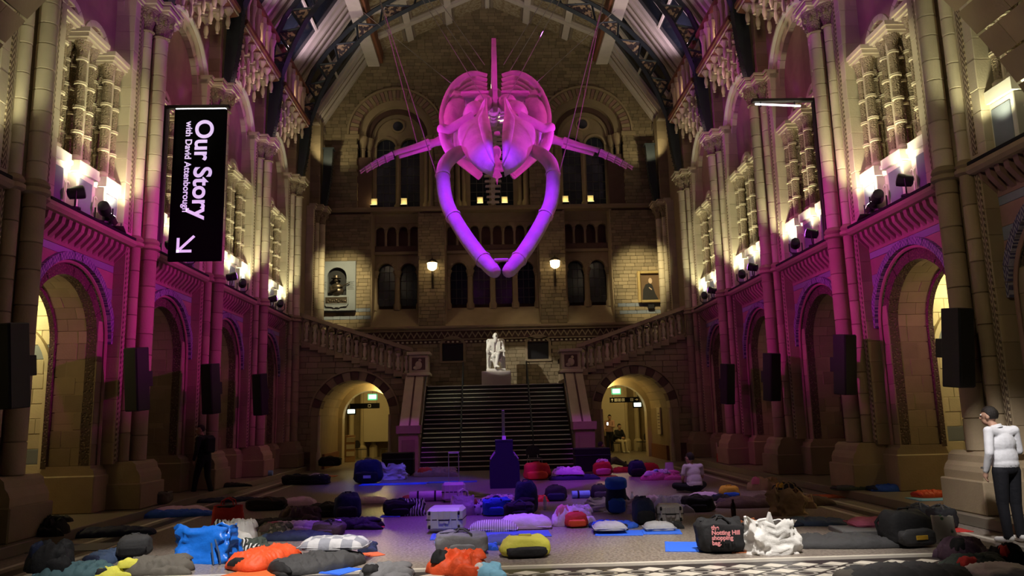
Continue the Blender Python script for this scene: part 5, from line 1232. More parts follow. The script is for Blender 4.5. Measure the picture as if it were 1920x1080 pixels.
# ------------------------------------------------------------------ overnight kit on the floor
def cloth(name, c, rough=.8, bump=.9, s=9, **k): return mat('cloth_'+name, c, rough, .05, 0, 7, .12, bump, s, **k)
K = dict(black=cloth('black', (.010, .010, .012)), char=cloth('charcoal', (.045, .045, .048)), grey=cloth('grey', (.14, .14, .15)), lgrey=cloth('light_grey', (.36, .36, .38)), white=cloth('white', (.75, .74, .72)), navy=cloth('navy', (.012, .02, .06)),
         denim=cloth('denim', (.05, .085, .17)), blue=cloth('blue', (.02, .10, .55)), bblue=mat('blue_woven_plastic', (.012, .16, .72), .35, 0, 0, 8, .15, .6, 10), teal=cloth('teal', (.05, .11, .13)), sky=cloth('sky', (.22, .50, .70)), red=cloth('red', (.50, .03, .025)), orange=cloth('orange_red', (.75, .085, .02), .6),
         rust=cloth('rust', (.30, .09, .03)), pink=cloth('pink', (.62, .16, .28)), lilac=cloth('lilac', (.62, .46, .60)), olive=cloth('olive', (.11, .10, .085)), yellow=cloth('yellow', (.62, .60, .08)), gold=cloth('gold', (.60, .36, .03)), brown=cloth('brown', (.10, .06, .045)), tan=cloth('tan', (.40, .27, .16)),
         plum=cloth('plum', (.07, .035, .06)), dgreen=cloth('dark_green', (.045, .06, .05)), camo=cloth('camouflage', (.20, .16, .10), pattern=pat_noise(12, .46, .52), col2=(.05, .045, .025)), stripe=cloth('striped', (.70, .62, .66), pattern=pat_wave(9, 0, 'X'), col2=(.30, .20, .30)),
         plaid=cloth('plaid', (.50, .50, .53), pattern=pat_check(7), col2=(.26, .27, .32)), print=cloth('printed', (.05, .05, .08), pattern=pat_voronoi(16, .25, .35), col2=(.60, .58, .60)), zebra=cloth('black_white', (.70, .70, .70), pattern=pat_wave(6, 6, 'X'), col2=(.02, .02, .02)), floral=cloth('floral', (.12, .25, .12), pattern=pat_voronoi(12, .22, .27), col2=(.66, .64, .54)),
         foam=mat('foam_mat', (.05, .12, .45), .7, 0, 0, 5, .05, .1, 40), foamo=mat('foam_mat_orange', (.62, .13, .03), .7, 0, 0, 5, .05, .1, 40), foamg=mat('foam_mat_grey', (.16, .16, .17), .7, 0, 0, 5, .05, .1, 40), foamb=mat('foam_mat_bright', (.03, .14, .75), .7, 0, 0, 5, .05, .1, 40), lens=mat('clear_plastic', (.55, .60, .62), .15, 0, 0, 5, .05, 0, 40), cola=mat('cola', (.02, .008, .005), .1, 0, 0, 5, 0, 0, 40),
         shell=mat('suitcase_shell', (.55, .52, .52), .4, 0, 0, 5, .05, .1, 40), patch=mat('patch_white', (.75, .75, .75), .7, 0, 0, 5, 0, 0, 40), pinkprint=mat('pink_print', (.80, .30, .32), .7, 0, 0, 5, 0, 0, 40))
def heap(L, W, H, p=2.6, q=.55, wr=.12, seed=0, taper=0., quilt=0, bend=0., nu=34, nv=18, lump=.25, sag=0.):
    """a soft thing lying down: rounded outline, domed top with folds, flat underside"""
    mb = MB(); vs = []; fs = []; sd = Vector((seed*7.31, seed*3.7, seed*1.9))
    def P(i, j):
        a = -1+2*i/nu; b = -1+2*j/nv
        # square -> superellipse
        m = max(abs(a), abs(b)); 
        if m > 1e-6:
            n_ = (abs(a)**p+abs(b)**p)**(1/p); a2, b2 = a*m/n_, b*m/n_
        else: a2 = b2 = 0
        r = min(1., m); x = a2*L/2; y = b2*W/2
        y *= 1-taper*(a2*.5+.5)
        ed = 1+.16*lump*4*noise.noise(Vector((a2*1.7, b2*1.7, 0))+sd)*(r**2); x *= ed; y *= ed
        y += bend*(a2*a2)*W
        h = H*(1-r**2.2)**q
        nz = noise.noise(Vector((x*2.6/max(L, .3)*2, y*2.4/max(W, .3)*1.6, 0))+sd)
        fold = 1-abs(noise.noise(Vector((x*7, y*7, 2.))+sd))*2
        h *= 1+lump*1.1*nz; h += (1-r**4)*wr*H*(.55*fold+.5*noise.noise(Vector((x*13, y*13, 5))+sd)+.3*noise.noise(Vector((x*27, y*27, 9))+sd)); q1 = noise.noise(Vector((x*3.1, y*3.1, 11.))+sd); q2 = noise.noise(Vector((x*3.1+9, y*3.1, 17.))+sd); rd = (1-min(1., abs(noise.noise(Vector((x*6+q1*2.2, y*6+q2*2.2, 3.))+sd))*3.2))**2; h += wr*H*1.1*rd*(1-r**6); h = 1.35*H*math.tanh(max(0., h)/(1.35*H))
        if quilt: h -= H*.16*abs(math.sin(PI*quilt*(a2*.5+.5)))**.3*0 + H*.22*(1-abs(math.sin(PI*quilt*(a2*.5+.5))))**3*(1-r**6)
        h *= 1-sag*math.exp(-((a2/.5)**2+(b2/.5)**2))
        return x, y, max(.004, h if r < .999 else .35*H*0+.012)
    for j in range(nv+1):
        for i in range(nu+1): vs.append(P(i, j))
    n0 = len(vs)
    for j in range(nv):
        for i in range(nu): fs.append((j*(nu+1)+i, j*(nu+1)+i+1, (j+1)*(nu+1)+i+1, (j+1)*(nu+1)+i))
    bd = [i for i in range(nu+1)]+[j*(nu+1)+nu for j in range(1, nv+1)]+[nv*(nu+1)+i for i in range(nu-1, -1, -1)]+[j*(nu+1) for j in range(nv-1, 0, -1)]
    for k in bd: vs.append((vs[k][0]*.985, vs[k][1]*.985, 0))
    m = len(bd)
    for k in range(m): fs.append((bd[k], bd[(k+1) % m], n0+(k+1) % m, n0+k))
    fs.append(tuple(n0+k for k in range(m)))
    return mb.add(vs, fs)
def sq(L, W, H, e=.45, wr=.05, seed=0, nu=26, nv=16, top=1.):
    """a rounded box standing on the floor, slightly slumped"""
    vs = []; fs = []; sd = Vector((seed*5.1, seed*2.3, seed*4.7))
    def sp(c, e): return math.copysign(abs(c)**e, c)
    for j in range(nv+1):
        ph = -PI/2+PI*j/nv
        for i in range(nu):
            th = 2*PI*i/nu; x = sp(math.cos(ph), e)*sp(math.cos(th), e); y = sp(math.cos(ph), e)*sp(math.sin(th), e); z = sp(math.sin(ph), e)
            k = 1+wr*2*noise.noise(Vector((x*1.6, y*1.6, z*1.6))+sd)+wr*noise.noise(Vector((x*4, y*4, z*4))+sd); tp = 1-(1-top)*(z*.5+.5)
            vs.append((x*L/2*k*tp, y*W/2*k*tp, max(0., (z*.5+.5)*H*k)))
    for j in range(nv):
        for i in range(nu): fs.append((j*nu+i, j*nu+(i+1) % nu, (j+1)*nu+(i+1) % nu, (j+1)*nu+i))
    fs += [tuple(range(nu-1, -1, -1)), tuple(nv*nu+i for i in range(nu))]
    return MB().add(vs, fs)
def place(px, py, z=0.):
    p = fl(px, py, z)
    if abs(p.x) > 6.6 and min(abs(p.y-q) for q in PY) < .7: p.x = math.copysign(6.5, p.x)      # clear of the pier plinths
    elif abs(p.x) > 6.6: z += ZP; p = fl(px, py, z); p.x = math.copysign(max(abs(p.x), 7.25), p.x) if abs(p.x) > 6.6 else p.x
    return (p.x, p.y, z), p.y/FPX          # point on the floor, metres per photo pixel there
sd_ = [0]
def nsd(): sd_[0] += 1; return sd_[0]
def sleeping_bag(px, py, w, d, h, rz, c, lining, label, group=None, z=0., taper=.35, quilt=7, wr=.10):
    h *= .78; loc, k = place(px, py, z); L = w*k; t = thing('sleeping_bag', label, 'sleeping bag', loc, R(rz), group)
    heap(L, d, h*.92, 3.2, .42, wr*1.5, nsd(), taper, quilt, 0, 64, 30, .22).build('shell', K[c], t, True, 1.2)
    heap(L*.15, d*.66, h*.45, 2.4, .6, .2, nsd(), 0, 0, 0, 16, 14, .3).build('hood_lining', K[lining], t, True, 1.2).location = (-L*.43, 0, h*.22)
    MB().tube([(-L*.40, d*.40, h*.30), (-L*.1, d*.44, h*.26), (L*.3, d*.32, h*.24)], .008, 5).build('zip', K['black'], t)
    return t
def pillow(px, py, w, d, h, rz, c, label, group=None, z=0.):
    loc, k = place(px, py, z); L = w*k; t = thing('pillow', label, 'pillow', loc, R(rz), group)
    heap(L, d, h, 4.2, .42, .12, nsd(), 0, 0, 0, 40, 28, .14).build('cushion', K[c], t, True, 1.2)
    MB().tube([(x*L*.49, y*d*.48, .03) for (x, y) in ((-1, -1), (0, -1.02), (1, -1), (1.02, 0), (1, 1), (0, 1.02), (-1, 1), (-1.02, 0), (-1, -1))], .009, 5).build('seam', K[c], t)
    return t
def garment(name, px, py, w, d, h, rz, c, c2, label, cat='clothes', group=None, z=0., wr=.3):
    loc, k = place(px, py, z); L = w*k; t = thing(name, label, cat, loc, R(rz), group); s = nsd()
    heap(L*.92, d*.9, h*.86, 2.3, .45, wr*1.3, s, .1, 0, 0, 50, 36, .30).build('body', K[c], t, True, 1.2)
    for q, (fx, fy, ra, fl_) in enumerate(((.20, -.40, -22, .58), (-.18, .34, 28, .5))):
        a = heap(L*fl_, d*.30, h*.50, 2.6, .5, wr*1.2, s+50+q, .25, 0, .25, 30, 16, .3).build('sleeve', K[c], t, True, 1.2); a.location = (L*fx, d*fy, .0); a.rotation_euler = (0, 0, R(ra))
    a = heap(L*.36, d*.42, h*.34, 2.3, .5, wr*1.4, s+70, 0, 0, 0, 22, 18, .35).build('collar', K[c], t, True, 1.2); a.location = (L*.26, d*.10, h*.55)
    a = heap(L*.30, d*.34, h*.5, 2.4, .6, wr, s+80, .2, 0, 0, 20, 14, .4).build('lining', K[c2], t, True, 1.2); a.location = (-L*.22, -d*.16, h*.46)
    return t
def rucksack(px, py, w, d, h, rz, c, c2, label, group=None, name='rucksack', tagc=None, lean=0., z=0.):
    loc, k = place(px, py, z); L = w*k; H = h*k; t = thing(name, label, 'bag', loc, R(rz), group); t.rotation_euler = (R(lean), 0, R(rz)); s = nsd()
    sq(L, d, H, .55, .05, s, top=.82).build('main_compartment', K[c], t, True, 1.2)
    sq(L*.72, d*.35, H*.48, .5, .05, s+9).build('front_pocket', K[c2], t, True, 1.2).location = (0, -d*.46, .02)
    MB().tube([(-L*.12, .02, H*.95), (-L*.10, .0, H*1.05), (L*.10, .0, H*1.05), (L*.12, .02, H*.95)], .012, 6).build('grab_handle', K[c], t, True)
    for q in (-1, 1): MB().tube([(q*L*.25, d*.40, H*.9), (q*L*.34, d*.58, H*.6), (q*L*.30, d*.50, H*.12)], .022, 6, .5).build('shoulder_strap', K[c], t, True)
    if tagc: MB().cbox(-L*.10, L*.14, -d*.66, -d*.62, H*.24, H*.36, .003).build('label_patch', K[tagc], t)
    return t
def holdall(px, py, w, d, h, rz, c, c2, label, group=None, name='holdall', z=0.):
    loc, k = place(px, py, z); L = w*k; H = h*k; t = thing(name, label, 'bag', loc, R(rz), group); s = nsd()
    sq(L, d, H, .42, .07, s, 34, 22).build('body', K[c], t, True, 1.2)
    for q in (-1, 1): MB().tube([(-L*.2, q*d*.42, H*.45), (-L*.18, q*d*.40, H*.95), (-L*.05, q*d*.12, H*1.12), (L*.05, q*d*.12, H*1.12), (L*.18, q*d*.40, H*.95), (L*.2, q*d*.42, H*.45)], .014, 6).build('handle', K[c2], t, True)
    MB().tube([(-L*.42, 0, H*.96), (0, 0, H*1.0), (L*.42, 0, H*.96)], .010, 5).build('zip', K[c2], t)
    sq(L*.5, d*.2, H*.45, .45, .04, s+4).build('side_pocket', K[c], t, True, 1.2).location = (0, -d*.48, H*.08)
    return t
def tote(px, py, w, d, h, rz, c, label, group=None, name='tote_bag', handles=True, slump=.08, z=0., m=None):
    loc, k = place(px, py, z); L = w*k; H = h*k; t = thing(name, label, 'bag', loc, R(rz), group); s = nsd(); sdv = Vector((s*3.3, s, 0)); vs = []; fs = []; n = 52; rows = 20
    for j in range(rows+1):
        f = j/rows
        for i in range(n):
            a = 2*PI*i/n; x = math.copysign(abs(math.cos(a))**.45, math.cos(a)); y = math.copysign(abs(math.sin(a))**.45, math.sin(a))
            q = 1+slump*2*noise.noise(Vector((x*1.4, y*1.4, f*2.2))+sdv)+slump*.8*noise.noise(Vector((x*4, y*4, f*6))+sdv)+slump*.5*(1-2*abs(noise.noise(Vector((x*6, y*6, f*5+3))+sdv)))
            vs.append((x*L/2*q*(1-.10*f), y*d/2*q*(1-.45*f*f), f*H*(1+slump*1.6*noise.noise(Vector((x*2, y*2, 0))+sdv))))
    for j in range(rows):
        for i in range(n): fs.append((j*n+i, j*n+(i+1) % n, (j+1)*n+(i+1) % n, (j+1)*n+i))
    fs.append(tuple(range(n)))
    o2 = len(vs); vs += [(x*.93, y*.9, max(.01, z_-.01)) for (x, y, z_) in vs[:]]                # inner skin
    for j in range(4, rows):
        for i in range(n): fs.append((o2+j*n+i, o2+(j+1)*n+i, o2+(j+1)*n+(i+1) % n, o2+j*n+(i+1) % n))
    for i in range(n): fs.append((rows*n+i, rows*n+(i+1) % n, o2+rows*n+(i+1) % n, o2+rows*n+i))
    MB().add(vs, fs).build('body', m or K[c], t, True, 1.)
    if handles:
        for q in (-1, 1): MB().tube([(-L*.22, q*d*.26, H*.9), (-L*.18, q*d*.22, H*1.22), (0, q*d*.2, H*1.36), (L*.18, q*d*.22, H*1.22), (L*.22, q*d*.26, H*.9)], .012, 6).build('handle', m or K[c], t, True)
    return t
def floor_mat(px, py, w, d, rz, c, label, group=None, hgt=.012, z=0.):
    loc, k = place(px, py, z); L = w*k; t = thing('floor_mat', label, 'mat', loc, R(rz), group)
    MB().cbox(-L/2, L/2, -d/2, d/2, 0, hgt, .005).build('sheet', K[c], t); MB().cbox(-L/2+.01, -L/2+.05, -d/2+.02, d/2-.02, hgt, hgt+.006, .002).build('edge_binding', K[c], t); return t
def roll_mat(px, py, w, dia, rz, c, label, z=0.):
    loc, k = place(px, py, z); L = w*k; t = thing('rolled_mat', label, 'mat', loc, R(rz)); r = dia/2; q = MB(); n = 40
    pts = [((r-.45*r*i/n*1.9*.5)*math.cos(i*.55), (r-.45*r*i/n*1.9*.5)*math.sin(i*.55)+r) for i in range(n)]
    q.lathe([(r, 0), (r, L)], 18); o = q.build('roll', K[c], t, True); o.rotation_euler = (0, PI/2, 0); o.location = (-L/2, 0, r)
    for f in (.25, .75): MB().lathe([(r+.006, -.02), (r+.006, .02)], 18).build('strap', K['black'], t, True, loc=(-L/2+L*f, 0, r)).rotation_euler = (0, PI/2, 0)
    return t
def bottle(px, py, h, r, c, cap, label, z=0.):
    loc, k = place(px, py, z); t = thing('bottle', label, 'bottle', loc)
    MB().lathe([(r*.9, 0), (r, .01), (r, h*.62), (r*.85, h*.72), (r*.42, h*.86), (r*.40, h*.90)], 14).build('body', K[c], t, True); MB().lathe([(r*.46, h*.88), (r*.48, h*.90), (r*.48, h), (r*.40, h)], 12).build('cap', K[cap], t, True)
    MB().lathe([(r*1.01, h*.25), (r*1.02, h*.26), (r*1.02, h*.55), (r*1.01, h*.56)], 14).build('sleeve', K[cap], t, True); return t
def suitcase(px, py, w, d, h, rz, c, label, lying=True, pull=0., z=0.):
    loc, k = place(px, py, z); L = w*k; H = h*k; t = thing('suitcase', label, 'suitcase', loc, R(rz)); z0 = .03
    MB().cbox(-L/2, L/2, -d/2, d/2, z0, z0+H, .05).build('shell', K[c], t, True, .5)
    MB().cbox(-L/2-.006, L/2+.006, -d/2-.006, d/2+.006, z0+H*.48, z0+H*.52, .004).build('zip_band', K['black'], t)
    for q in range(5): MB().cbox(-L*.36+q*L*.18-.012, -L*.36+q*L*.18+.012, -d/2-.012, -d/2+.01, z0+H*.12, z0+H*.88, .004).build('rib', K[c], t)
    for x in (-1, 1):
        for y in (-1, 1):
            o = MB().lathe([(.02, -.016), (.03, -.014), (.03, .014), (.02, .016)], 12).build('wheel', K['black'], t, True)
            o.location = (x*(L/2-.05), -d/2-.02, z0+H*(.2 if y < 0 else .8)) if lying else (x*(L/2-.05), y*(d/2-.05), .03); o.rotation_euler = (0, PI/2, 0)
    if pull:
        for x in (-1, 1): MB().tube([(x*L*.22, d*.3, z0+H), (x*L*.22, d*.3, z0+H+pull)], .010, 6).build('pull_rod', STEEL, t)
        MB().cbox(-L*.24, L*.24, d*.3-.02, d*.3+.02, z0+H+pull-.02, z0+H+pull+.02, .008).build('pull_grip', STEEL, t)
    else: MB().tube([(-.08, -d/2-.01, z0+H*.5), (-.07, -d/2-.05, z0+H*.5), (.07, -d/2-.05, z0+H*.5), (.08, -d/2-.01, z0+H*.5)], .012, 6).build('carry_handle', K['black'], t, True)
    return t
# ---- nearest row
sleeping_bag(140, 1082, 125, .75, .26, 8, 'teal', 'sky', 'teal sleeping bag with a pale blue hood rim under the black coat')
garment('coat', 92, 1068, 82, .50, .36, 20, 'black', 'navy', 'crumpled black coat piled at the edge of the teal sleeping bag', z=.10)
sleeping_bag(212, 1050, 90, .60, .22, 62, 'denim', 'navy', 'dusty blue sleeping bag beside the round charcoal bag')
rucksack(252, 1042, 62, .36, 36, 15, 'char', 'black', 'round charcoal bag on the dusty blue sleeping bag', name='stuff_bag', z=.06)
garment('jacket', 285, 1072, 150, .62, .20, 10, 'olive', 'yellow', 'brown-grey jacket spread open over a yellow lining')
garment('fleece', 208, 1080, 70, .35, .12, 30, 'yellow', 'black', 'yellow fleece lying at the end of the brown-grey jacket')
t = tote(388, 1050, 106, .50, 58, -8, 'bblue', 'big shiny blue woven-plastic carrier bag, half slumped', slump=.17, name='carrier_bag', handles=False)
MB().tube([(.24, -.27, .30), (.33, -.34, .16), (.37, -.36, .02), (.30, -.40, .01), (.20, -.29, .26)], .012, 6).build('handle', K['denim'], t, True)
garment('blanket', 437, 1016, 92, .6, .36, 0, 'white', 'zebra', 'white blanket heaped behind the big blue carrier bag', 'blanket')
garment('scarf', 470, 1030, 66, .35, .17, 30, 'dgreen', 'zebra', 'green scarf bundled beside the red-orange sleeping bag')
garment('trainers', 470, 1033, 34, .22, .11, 10, 'zebra', 'black', 'black and white trainers next to the green scarf', 'shoes')
floor_mat(490, 1074, 110, .60, 62, 'foamo', 'orange foam mat under the red-orange sleeping bag')
sleeping_bag(500, 1056, 145, .72, .28, 64, 'orange', 'black', 'bright red-orange sleeping bag with a black mouth', quilt=0, wr=.22, taper=.15, z=.012)
garment('camouflage_jacket', 515, 1008, 72, .5, .24, 10, 'camo', 'brown', 'camouflage jacket rolled at the head of the red-orange sleeping bag')
floor_mat(622, 1070, 60, .60, 60, 'foamb', 'blue foam mat poking out from the black sleeping bag')
sleeping_bag(598, 1064, 170, .85, .27, 38, 'char', 'black', 'charcoal sleeping bag with the checked pillow on it', quilt=5, wr=.16)
pillow(628, 1026, 120, .50, .16, -6, 'plaid', 'grey checked pillow on the charcoal sleeping bag', z=.17)
garment('beanie', 689, 1034, 40, .24, .15, 0, 'navy', 'patch', 'small navy bundle with a white patch past the checked pillow')
floor_mat(700, 1040, 30, .3, 30, 'foamo', 'orange mat corner beside the small navy bundle')
garment('throw', 545, 994, 125, .5, .16, -4, 'lilac', 'pink', 'pale pink throw stretched behind the camouflage jacket', 'blanket')
sleeping_bag(560, 1010, 130, .6, .18, -8, 'navy', 'denim', 'navy sleeping bag between the pink throw and the grey checked pillow')
holdall(617, 1004, 56, .34, 24, -10, 'plum', 'black', 'low plum-black holdall past the pale pink throw')
garment('hoodie', 722, 1080, 105, .55, .16, 0, 'grey', 'black', 'grey hoodie flattened on the mosaic border')
garment('raincoat', 856, 1072, 118, .60, .27, -12, 'orange', 'black', 'orange-red raincoat heaped in front of the grey holdall', wr=.34)
garment('shirt', 912, 1078, 66, .40, .15, 10, 'sky', 'patch', 'pale blue crumpled shirt beside the orange-red raincoat')
sleeping_bag(915, 1018, 190, .65, .16, 4, 'denim', 'sky', 'flat denim-blue sleeping bag behind the grey holdall', quilt=4)
holdall(865, 1038, 92, .40, 38, 6, 'grey', 'char', 'grey canvas holdall lying on the flat denim-blue sleeping bag')
t = rucksack(985, 1041, 98, .46, 34, 4, 'yellow', 'black', 'yellow and black rucksack lying flat beyond the orange-red raincoat', lean=0)
garment('cable_bundle', 921, 1030, 26, .22, .10, 0, 'blue', 'patch', 'small blue and white bundle between holdall and yellow rucksack')
# ---- shopping bags under the house light
floor_mat(1318, 1026, 135, .75, -12, 'foamb', 'bright blue foam mat under the black printed bag')
floor_mat(1395, 1032, 62, .4, 0, 'rust', 'thin red-brown mat under the white carrier bag')
t = holdall(1352, 1034, 84, .36, 56, -4, 'black', 'black', 'black holdall printed with pink words, on the bright blue mat')
L_ = 84*fl(1352, 1034).y/FPX
for i, (s_, w_) in enumerate((('the', 0), ('Notting Hill', 0), ('shopping', 0), ('bag.', 0))):
    text_mesh(s_, .074, K['pinkprint'], 'printed_words', t, Matrix.Translation((-.16, -.266, .31-.062*i)) @ Matrix.Rotation(PI/2, 4, 'X'), .002)
holdall(1402, 1022, 50, .3, 34, 30, 'black', 'char', 'small black bag tucked behind the black printed holdall')
rucksack(1413, 1006, 40, .3, 30, 30, 'rust', 'brown', 'rust-brown bag peeping out behind the white carrier bag')
t = tote(1448, 1036, 88, .42, 58, 8, 'white', 'white carrier bag standing with a pointed folded top', name='carrier_bag', handles=False, slump=.20)
MB().prism([(-.10, .30), (.02, .60), (.10, .32)], -.03, .03).build('folded_corner', K['white'], t).location = (-.02, 0, -.10)
sleeping_bag(1572, 1022, 225, .75, .22, -12, 'char', 'black', 'long charcoal sleeping bag beyond the white carrier bag', quilt=5, wr=.16)
sleeping_bag(1440, 984, 130, .70, .13, -14, 'navy', 'denim', 'navy sleeping bag spread flat below the dusty rose bag', quilt=3)
sleeping_bag(1530, 982, 110, .70, .15, -22, 'denim', 'navy', 'slate blue sleeping bag beside the dusty rose bag', quilt=3)
tote(1478, 965, 62, .34, 44, 14, 'tan', 'dusty rose cloth bag open on the navy sleeping bag', slump=.2)
garment('paper_bag', 1510, 952, 36, .3, .26, 0, 'tan', 'lilac', 'crumpled tan paper bag next to the dusty rose bag', 'bag')
sleeping_bag(1450, 948, 205, .70, .30, -2, 'brown', 'plum', 'long dark brown bedroll behind the dusty rose bag', quilt=3, taper=.1)
floor_mat(1635, 998, 130, .62, -6, 'foamg', 'dark grey mat under the pink oval cushion', hgt=.06)
pillow(1645, 984, 100, .55, .13, -4, 'pink', 'bright pink oval cushion on the dark grey mat', z=.06)
rucksack(1700, 1022, 96, .45, 62, 10, 'black', 'char', 'big black rucksack with yellow trim beside the green-flecked bag', tagc='gold')
garment('fleece_hat', 1752, 1002, 40, .3, .20, 0, 'gold', 'black', 'yellow-brown woolly hat on the big black rucksack', 'hat', z=.05)
tote(1771, 1016, 40, .2, 46, -20, 'floral', 'white paper bag with green flecks by the big black rucksack', slump=.05, handles=False, name='paper_bag')
pillow(1738, 986, 40, .4, .10, 0, 'pink', 'small pink cushion behind the big black rucksack')
garment('coat', 1808, 1048, 92, .55, .27, 10, 'plum', 'black', 'plum-black coat heaped in front of the white-shirted person')
garment('jacket', 1832, 1072, 130, .60, .20, 8, 'dgreen', 'red', 'slate green jacket lying over the dark grey sleeping bag')
garment('jacket', 1892, 1064, 62, .50, .28, 0, 'black', 'red', 'black jacket with a red lining by the white pillow')
sleeping_bag(1702, 1094, 250, .80, .30, 2, 'char', 'olive', 'large dark grey sleeping bag across the mosaic border', quilt=4, wr=.08)
pillow(1880, 1086, 120, .55, .17, 6, 'white', 'white pillow at the end of the large dark grey sleeping bag', z=.05)
holdall(1868, 975, 40, .35, 30, 0, 'black', 'char', 'black holdall on the pavement behind the white-shirted person')
holdall(1908, 985, 40, .4, 36, 0, 'black', 'char', 'bulky black holdall against the pier behind the standing person')
floor_mat(1905, 990, 40, .5, 0, 'red', 'crimson mat under the bulky black holdall')
# ---- right aisle
floor_mat(1692, 927, 150, .6, -4, 'foamo', 'dull orange mat beneath the blue sleeping bag by the arcade')
sleeping_bag(1690, 919, 120, .6, .20, -4, 'blue', 'navy', 'royal blue sleeping bag by the arcade on the portrait side')
floor_mat(1745, 936, 70, .5, 0, 'sky', 'pale blue mat under the scarlet sleeping bag')
sleeping_bag(1745, 931, 64, .5, .18, 2, 'orange', 'red', 'scarlet sleeping bag rolled on a pale blue mat', z=.014)
tote(1643, 915, 26, .2, 24, 0, 'lgrey', 'small pale net bag at the end of the royal blue sleeping bag', handles=False, slump=.15)
sleeping_bag(1578, 918, 100, .55, .14, -3, 'dgreen', 'black', 'dark green sleeping bag near the second pier on the portrait side')
garment('jumper', 1432, 918, 66, .5, .30, 0, 'tan', 'pink', 'dusty pink jumper on the far end of the brown bedroll')
garment('jacket', 1472, 922, 50, .5, .22, 0, 'black', 'gold', 'black jacket with a pale hem behind the brown bedroll')
rucksack(1368, 936, 40, .3, 24, 0, 'gold', 'blue', 'small mustard yellow and blue bag beside the grey cushion')
pillow(1322, 934, 54, .45, .14, 5, 'lilac', 'grey-lilac cushion beside the person sitting cross-legged')
garment('trousers', 1352, 938, 46, .4, .14, 0, 'black', 'navy', 'black trousers by the mustard yellow bag')
bottle(1376, 970, .30, .042, 'cola', 'cola', 'dark cola bottle standing alone on the floor')
# ---- middle row under the violet light
floor_mat(920, 1004, 215, .60, 1, 'foam', 'long blue mat under the striped pillow and lilac pillow')
suitcase(838, 996, 64, .52, 40, -6, 'shell', 'pale hard-shell suitcase lying down with its wheels to the front')
pillow(925, 994, 88, .42, .17, -2, 'stripe', 'striped pillow at the end of the long blue mat', z=.012)
pillow(985, 988, 96, .50, .22, -6, 'lilac', 'plump lilac pillow beside the striped pillow', z=.012)
suitcase(851, 941, 42, .28, 32, 0, 'shell', 'upright pale suitcase with its pull handle raised', lying=False, pull=.62)
tote(868, 966, 44, .24, 34, 12, 'lilac', 'pale tote bag with looped handles on the lying suitcase', slump=.06)
garment('toy_bag', 902, 964, 46, .35, .30, 0, 'print', 'rust', 'printed bag stuffed with clothes beside the pale tote bag', 'bag')
holdall(931, 966, 50, .32, 30, 0, 'blue', 'navy', 'blue holdall topped with a pale cloth')
garment('towel', 935, 945, 64, .4, .2, 0, 'print', 'lilac', 'pale patterned towel spread behind the blue holdall', 'towel')
rucksack(987, 962, 46, .34, 56, 0, 'navy', 'black', 'domed navy rucksack beside the lilac pillow')
holdall(974, 972, 56, .3, 28, 0, 'black', 'navy', 'black leather holdall in front of the domed navy rucksack')
bottle(1022, 956, .26, .036, 'lens', 'patch', 'clear water bottle by the domed navy rucksack')
floor_mat(905, 929, 150, .55, 0, 'foamg', 'grey mat behind the pale patterned towel')
garment('shorts', 1014, 940, 30, .25, .14, 0, 'orange', 'rust', 'orange clothing behind the clear water bottle')
garment('jacket', 1074, 984, 84, .50, .34, 0, 'lilac', 'pink', 'pale pink jacket draped over the red bag')
rucksack(1081, 988, 44, .26, 26, 0, 'red', 'orange', 'shiny red bag under the pale pink jacket')
floor_mat(1160, 1000, 85, .5, -8, 'foamb', 'bright blue mat under the small grey pillow')
sleeping_bag(1150, 988, 88, .55, .16, -18, 'blue', 'navy', 'bright blue sleeping bag below the tall blue rucksack')
pillow(1143, 992, 60, .38, .13, -2, 'lgrey', 'small grey pillow on a black bundle, on the bright blue mat', z=.06)
holdall(1143, 995, 62, .30, 12, 0, 'black', 'navy', 'flat black bundle under the small grey pillow')
rucksack(1157, 962, 42, .32, 52, -6, 'navy', 'blue', 'tall rucksack with a bright blue lid beside the water bottle')
MBL = [o for o in COL.objects if o.get('label', '').startswith('tall rucksack with a bright')][0]; sq(.40, .34, .22, .6, .05, 3).build('lid', K['blue'], MBL, True, 1.2).location = (0, -.02, .42)
tote(1122, 958, 36, .24, 22, 0, 'white', 'rumpled white plastic bag beside the tall rucksack', handles=False, slump=.3, name='carrier_bag')
tote(1178, 962, 34, .24, 26, 0, 'lilac', 'pale cloth bag between the tall rucksack and the round navy bag', handles=False, slump=.25)
bottle(1186, 948, .27, .036, 'lens', 'patch', 'water bottle between the tall rucksack and the grey blanket')
rucksack(1208, 982, 44, .36, 46, 0, 'navy', 'black', 'round navy bag in front of the grey blanket')
garment('blanket', 1245, 958, 100, .6, .30, -6, 'lgrey', 'lilac', 'light grey blanket folded over the small dark suitcase', 'blanket')
suitcase(1256, 982, 46, .30, 32, -4, 'shell', 'small suitcase with a metal front beside the round navy bag')
holdall(1308, 958, 60, .4, 26, -8, 'black', 'char', 'black bag slumped behind the small suitcase')
tote(1328, 956, 14, .1, 12, 0, 'white', 'tiny white paper cone on the floor past the slumped black bag', handles=False, slump=.02, name='paper_cone')
floor_mat(1240, 998, 70, .45, -8, 'foamb', 'blue mat under the folded grey pillow')
pillow(1236, 992, 56, .36, .13, 0, 'lgrey', 'folded grey pillow in front of the small suitcase', z=.02)
garment('shoes', 1268, 990, 26, .2, .12, 0, 'black', 'char', 'pair of black shoes by the folded grey pillow', 'shoes')
